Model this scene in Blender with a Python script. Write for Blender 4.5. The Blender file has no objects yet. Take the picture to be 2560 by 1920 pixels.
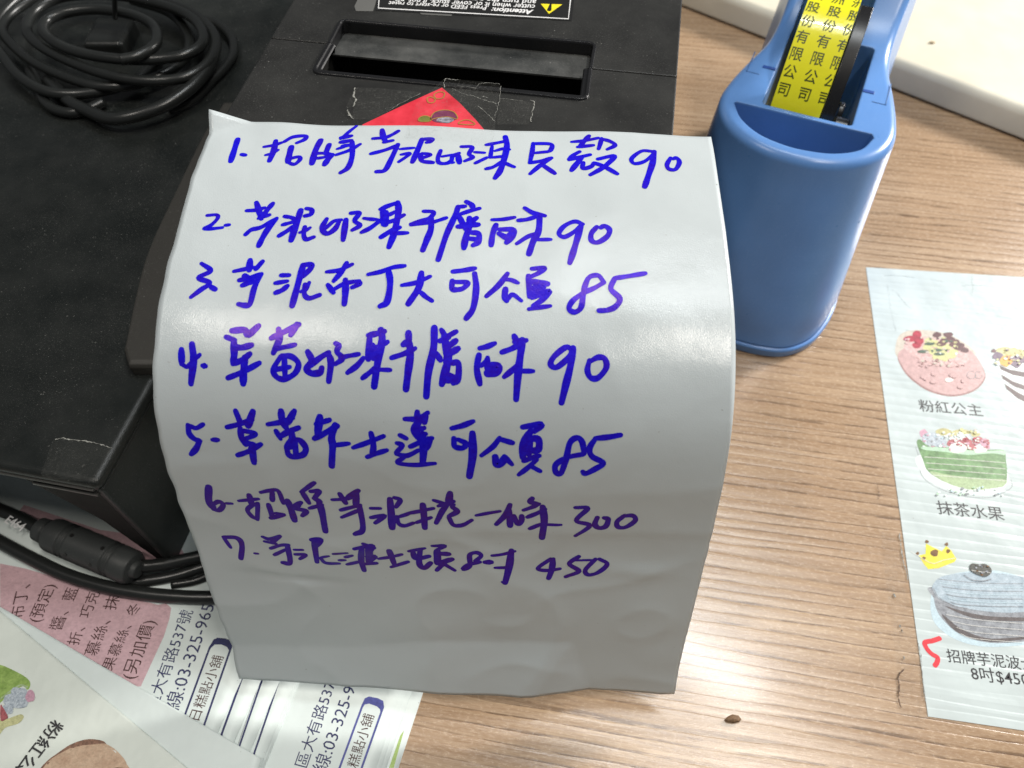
import bpy, bmesh, math, random, json
import numpy as np
from mathutils import Vector, noise
from mathutils.geometry import tessellate_polygon
S = bpy.context.scene
COL = S.collection
R = math.radians
CM = 0.01                                   # everything below is measured in centimetres

# ------------------------------------------------------------------ camera, light, exposure
FPX, PITCH, CH = 1927.0, R(55.6), 27.7      # focal length in photo pixels, tilt below the horizon, height above the table
cam_d = bpy.data.cameras.new('camera'); cam = bpy.data.objects.new('camera', cam_d); COL.objects.link(cam)
cam.location = (0, 0, CH*CM); cam.rotation_euler = (R(90)-PITCH, 0, 0)
cam_d.sensor_width = 36; cam_d.lens = 36*FPX/2560
cam_d.clip_start = 0.01; cam_d.clip_end = 20
cam_d.dof.use_dof = True; cam_d.dof.focus_distance = 0.228; cam_d.dof.aperture_fstop = 17
S.camera = cam

wd = bpy.data.worlds.new('World'); S.world = wd; wd.use_nodes = True
bg = wd.node_tree.nodes['Background']
bg.inputs[0].default_value = (0.92, 0.96, 1.0, 1); bg.inputs[1].default_value = 0.12

def area(name, loc, target, sx, sy, power, colr):
    d = bpy.data.lights.new(name, 'AREA'); d.shape = 'RECTANGLE'; d.size = sx; d.size_y = sy
    d.energy = power; d.color = colr
    o = bpy.data.objects.new(name, d); COL.objects.link(o)
    o.location = [c*CM for c in loc]
    v = Vector([(t-c) for t, c in zip(target, loc)])
    o.rotation_euler = v.to_track_quat('-Z', 'Y').to_euler()
    return o
area('ceiling_lamp', (24, 44, 115), (4, 12, 0), 0.46, 0.06, 4.2, (0.95, 0.99, 1.0))      # the panel beyond the table
area('overhead_lamp', (36, -3, 116), (6, 12, 6), 0.26, 0.07, 5.6, (1.0, 0.94, 0.86))      # right of the photographer
area('overhead_lamp', (-44, 1, 116), (-4, 12, 6), 0.24, 0.06, 3.4, (1.0, 0.94, 0.86))     # left of the photographer
area('side_lamp', (118, 82, 66), (4, 12, 4), 0.22, 0.22, 31.0, (1.0, 0.965, 0.92))

S.view_settings.view_transform = 'Standard'; S.view_settings.look = 'None'
S.view_settings.exposure = -0.08; S.view_settings.gamma = 1.0
S.render.engine = 'CYCLES'
try:
    S.cycles.max_bounces = 8; S.cycles.use_denoising = True
except Exception: pass

# ------------------------------------------------------------------ helpers
FW = np.array([0, math.cos(PITCH), -math.sin(PITCH)]); UP = np.array([0, math.sin(PITCH), math.cos(PITCH)])
def at(px, py, z=0.0):
    """measured position on the horizontal plane at height z (cm)"""
    d = FW + (px-1280)/FPX*np.array([1., 0, 0]) + (960-py)/FPX*UP
    return np.array([0, 0, CH]) + d*((z-CH)/d[2])

def crop(x0, y0, s):
    return lambda pts: [(x0+x*s, y0+y*s) for x, y in pts]

def tag(o, label=None, cat=None, group=None, kind=None):
    if label: o['label'] = label
    if cat: o['category'] = cat
    if group: o['group'] = group
    if kind: o['kind'] = kind
    return o

def link_mesh(name, V, F, mats, parent=None, loc=None, smooth=False, fm=None):
    """V in cm (world); loc (cm) becomes the object's origin"""
    V = np.asarray(V, float)
    base = np.zeros(3) if parent is None else np.array(parent.get('_o', (0, 0, 0)))
    org = np.array(loc if loc is not None else (base if parent is not None else V.mean(0)*[1, 1, 0]+[0, 0, V[:, 2].min()]), float)
    me = bpy.data.meshes.new(name)
    me.from_pydata([tuple(c) for c in (V-org)*CM], [], [tuple(f) for f in F])
    for m in (mats if isinstance(mats, (list, tuple)) else [mats]): me.materials.append(m)
    if fm is not None: me.polygons.foreach_set('material_index', fm)
    if smooth: me.polygons.foreach_set('use_smooth', [True]*len(me.polygons))
    me.update()
    o = bpy.data.objects.new(name, me); COL.objects.link(o)
    o['_o'] = [float(c) for c in org]
    if parent is not None:
        o.parent = parent; o.location = [c*CM for c in (org-base)]
    else:
        o.location = [c*CM for c in org]
    return o

def thing(name, loc, label, cat, group=None):
    o = bpy.data.objects.new(name, None); COL.objects.link(o); o.empty_display_size = .01
    o.location = [c*CM for c in loc]; o['_o'] = [float(c) for c in loc]
    return tag(o, label, cat, group)

def join(*parts):
    V = []; F = []
    for v, f in parts:
        n = len(V); V += [tuple(p) for p in v]; F += [tuple(i+n for i in q) for q in f]
    return V, F

def box(x0, x1, y0, y1, z0, z1):
    V = [(x, y, z) for z in (z0, z1) for y in (y0, y1) for x in (x0, x1)]
    return V, [(0, 2, 3, 1), (4, 5, 7, 6), (0, 1, 5, 4), (2, 6, 7, 3), (0, 4, 6, 2), (1, 3, 7, 5)]

def rbox(x0, x1, y0, y1, z0, z1, r, n=4, bottom=False):
    """box with rounded vertical and top edges"""
    def ring(ins, z):
        P = []; rr = max(r-ins, 0.001)
        for cx, cy, a0 in ((x1-r, y1-r, 0), (x0+r, y1-r, 90), (x0+r, y0+r, 180), (x1-r, y0+r, 270)):
            for k in range(n+1):
                a = R(a0+90*k/n); P.append((cx+rr*math.cos(a), cy+rr*math.sin(a), z))
        return P
    rings = [ring(0, z0), ring(0, z1-r)] + [ring(r*(1-math.cos(R(90*k/n))), z1-r+r*math.sin(R(90*k/n))) for k in range(1, n+1)]
    return loft(rings, True, True)

def loft(rings, cap0=False, cap1=False):
    V = []; F = []; n = len(rings[0])
    for rg in rings: V += [tuple(p) for p in rg]
    for k in range(len(rings)-1):
        for i in range(n):
            j = (i+1) % n; F.append((k*n+i, k*n+j, (k+1)*n+j, (k+1)*n+i))
    if cap0: F.append(tuple(range(n-1, -1, -1)))
    if cap1: F.append(tuple((len(rings)-1)*n+i for i in range(n)))
    return V, F

def frame(org, deg):
    """local (x, y, z) -> world, x axis turned by deg about z"""
    a = R(deg); c, s = math.cos(a), math.sin(a)
    return lambda V: [(org[0]+x*c-y*s, org[1]+x*s+y*c, org[2]+z) for x, y, z in V]

def catmull(P, n=8, closed=False):
    P = [np.asarray(p, float) for p in P]
    if len(P) == 2 and not closed: return [P[0]+(P[1]-P[0])*t for t in np.linspace(0, 1, n+1)]
    Q = [P[-1]]+P+[P[0], P[1]] if closed else [2*P[0]-P[1]]+P+[2*P[-1]-P[-2]]
    out = []
    for i in range(1, len(Q)-2):
        a, b, c, d = Q[i-1:i+3]
        for k in range(n):
            t = k/n
            out.append(.5*(2*b+(c-a)*t+(2*a-5*b+4*c-d)*t*t+(3*b-a-3*c+d)*t**3))
    if not closed: out.append(P[-1])
    return out

def tube(P, r, n=12, caps=True):
    P = [np.asarray(p, float) for p in P]; rings = []
    t0 = P[1]-P[0]; t0 = t0/np.linalg.norm(t0)
    u = np.cross(t0, (0, 0, 1.)); u = u/np.linalg.norm(u) if np.linalg.norm(u) > 1e-6 else np.array([1., 0, 0])
    for i, p in enumerate(P):
        t = P[min(i+1, len(P)-1)]-P[max(i-1, 0)]; t = t/np.linalg.norm(t)
        u = u-t*(u@t); u = u/np.linalg.norm(u); w = np.cross(t, u)
        rr = r[i] if hasattr(r, '__len__') else r
        rings.append([p+rr*(math.cos(a)*u+math.sin(a)*w) for a in np.linspace(0, 2*math.pi, n, endpoint=False)])
    return loft(rings, caps, caps)

def poly(P):
    """fill a planar outline given as 3d points"""
    V = [Vector(p) for p in P]
    return [tuple(v) for v in V], [tuple(t) for t in tessellate_polygon([V])]

def ribbon(P, w, z=None, caps=True, taper=0.0):
    """flat pen stroke along 2d points P (list of np (x,y)); w width"""
    P = [np.asarray(p, float)[:2] for p in P]; n = len(P); V = []; F = []
    W = w if hasattr(w, '__len__') else [w]*n
    for i, p in enumerate(P):
        t = P[min(i+1, n-1)]-P[max(i-1, 0)]; t = t/(np.linalg.norm(t)+1e-9); nn = np.array([-t[1], t[0]])
        V += [p+nn*W[i]/2, p-nn*W[i]/2]
        if i: F.append((2*i-2, 2*i-1, 2*i+1, 2*i))
    if caps:
        for e in (0, n-1):
            t = (P[0]-P[1]) if e == 0 else (P[-1]-P[-2]); a0 = math.atan2(t[1], t[0]); b = len(V)
            for k in range(7):
                a = a0-math.pi/2+math.pi*k/6; V.append(P[e]+W[e]/2*np.array([math.cos(a), math.sin(a)]))
            F.append(tuple(range(b, b+7)))
    return V, F

_txt = {}
def glyphs(body, bold=0.0, shear=0.0):
    """outline text from Blender's own font as (verts, faces, advance)"""
    key = (body, bold, shear)
    if key in _txt: return _txt[key]
    c = bpy.data.curves.new('t', 'FONT'); c.body = body; c.size = 1.0; c.offset = bold; c.shear = shear; c.resolution_u = 2
    o = bpy.data.objects.new('t', c); COL.objects.link(o)
    bpy.context.view_layer.update()
    me = bpy.data.meshes.new_from_object(o.evaluated_get(bpy.context.evaluated_depsgraph_get()))
    V = np.array([v.co[:2] for v in me.vertices]); F = [tuple(p.vertices) for p in me.polygons]
    bpy.data.objects.remove(o); bpy.data.curves.remove(c); bpy.data.meshes.remove(me)
    _txt[key] = (V, F); return V, F

def text_on(body, a, b, bold=0.0, aspect=1.0, zf=None, shear=0.0):
    """text whose ink runs from a to b (3d, baseline) lying in the horizontal plane"""
    V, F = glyphs(body, bold, shear); a = np.asarray(a, float); b = np.asarray(b, float)
    x0, x1 = V[:, 0].min(), V[:, 0].max(); d = b-a; d[2] = 0; L = np.linalg.norm(d); d = d/L
    up = np.array([-d[1], d[0], 0]); s = L/(x1-x0)
    P = [a+d*((x-x0)*s)+up*(y*s*aspect) for x, y in V]
    if zf: P = [(p[0], p[1], zf(p[0], p[1])) for p in P]
    return P, F

# ------------------------------------------------------------------ materials
class NT:
    def __init__(s, name):
        s.m = bpy.data.materials.new(name); s.m.use_nodes = True; s.t = s.m.node_tree
        s.b = s.t.nodes['Principled BSDF']; s.pos = None
    def n(s, typ, **kw):
        nd = s.t.nodes.new(typ)
        for k, v in kw.items():
            if k.startswith('i_'):
                key = k[2:]; key = int(key) if key.isdigit() else key
                nd.inputs[key].default_value = v
            else: setattr(nd, k, v)
        return nd
    def l(s, a, b): s.t.links.new(a, b)
    def coords(s, scale=(1, 1, 1), rot=0.0, world=True, loc=(0, 0, 0)):
        src = s.n('ShaderNodeNewGeometry').outputs['Position'] if world else s.n('ShaderNodeTexCoord').outputs['Object']
        r = s.n('ShaderNodeMapping', vector_type='POINT'); r.inputs['Rotation'].default_value = (0, 0, rot); r.inputs['Scale'].default_value = (100, 100, 100)
        s.l(src, r.inputs['Vector'])
        q = s.n('ShaderNodeMapping'); q.inputs['Scale'].default_value = scale; q.inputs['Location'].default_value = loc
        s.l(r.outputs[0], q.inputs['Vector']); return q.outputs[0]
    def noise(s, vec, detail=3, rough=.5, scale=1.0, dist=0.0):
        nd = s.n('ShaderNodeTexNoise', i_Scale=scale, i_Detail=detail, i_Roughness=rough, i_Distortion=dist)
        s.l(vec, nd.inputs['Vector']); return nd.outputs[0]
    def ramp(s, fac, stops):
        nd = s.n('ShaderNodeValToRGB'); e = nd.color_ramp.elements
        while len(e) < len(stops): e.new(.5)
        for el, (p, c) in zip(e, stops):
            el.position = p; el.color = (c, c, c, 1) if not hasattr(c, '__len__') else (*c, 1)
        s.l(fac, nd.inputs[0]); return nd.outputs[0]
    def mix(s, fac, a, b, mode='MIX'):
        nd = s.n('ShaderNodeMix', data_type='RGBA', blend_type=mode)
        for sock, v in ((nd.inputs[0], fac), (nd.inputs[6], a), (nd.inputs[7], b)):
            if hasattr(v, 'is_linked'): s.l(v, sock)
            elif hasattr(v, '__len__'): sock.default_value = (*v, 1)
            else: sock.default_value = v
        return nd.outputs[2]
    def math(s, op, a, b=0.0, clamp=False):
        nd = s.n('ShaderNodeMath', operation=op, use_clamp=clamp)
        for sock, v in zip(nd.inputs, (a, b)):
            if hasattr(v, 'is_linked'): s.l(v, sock)
            else: sock.default_value = v
        return nd.outputs[0]
    def bump(s, h, strength=.3, dist=.0005, prev=None):
        nd = s.n('ShaderNodeBump', i_Strength=strength, i_Distance=dist); s.l(h, nd.inputs['Height'])
        if prev is not None: s.l(prev, nd.inputs['Normal'])
        s.l(nd.outputs[0], s.b.inputs['Normal']); return nd.outputs[0]
    def set(s, **kw):
        names = dict(color='Base Color', rough='Roughness', metal='Metallic', spec='Specular IOR Level', alpha='Alpha', coat='Coat Weight', coatr='Coat Roughness', tint='Specular Tint', ior='IOR', trans='Transmission Weight', sheen='Sheen Weight')
        for k, v in kw.items():
            sock = s.b.inputs[names[k]]
            if hasattr(v, 'is_linked'): s.l(v, sock)
            elif hasattr(v, '__len__'): sock.default_value = (*v, 1) if len(v) == 3 else v
            else: sock.default_value = v
        return s

def simple(name, col, rough=.5, spec=.5, var=.12, vscale=3.0, bump=0.0, bscale=20.0, metal=0.0, bd=.0003):
    m = NT(name); v = m.noise(m.coords((vscale,)*3), 4)
    a = [c*(1-var) for c in col]; b = [min(c*(1+var), 1) for c in col]
    m.set(color=m.mix(m.ramp(v, [(.3, 0.0), (.7, 1.0)]), a, b), rough=rough, spec=spec, metal=metal)
    if bump: m.bump(m.noise(m.coords((bscale,)*3), 3), bump, bd)
    return m.m

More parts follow.
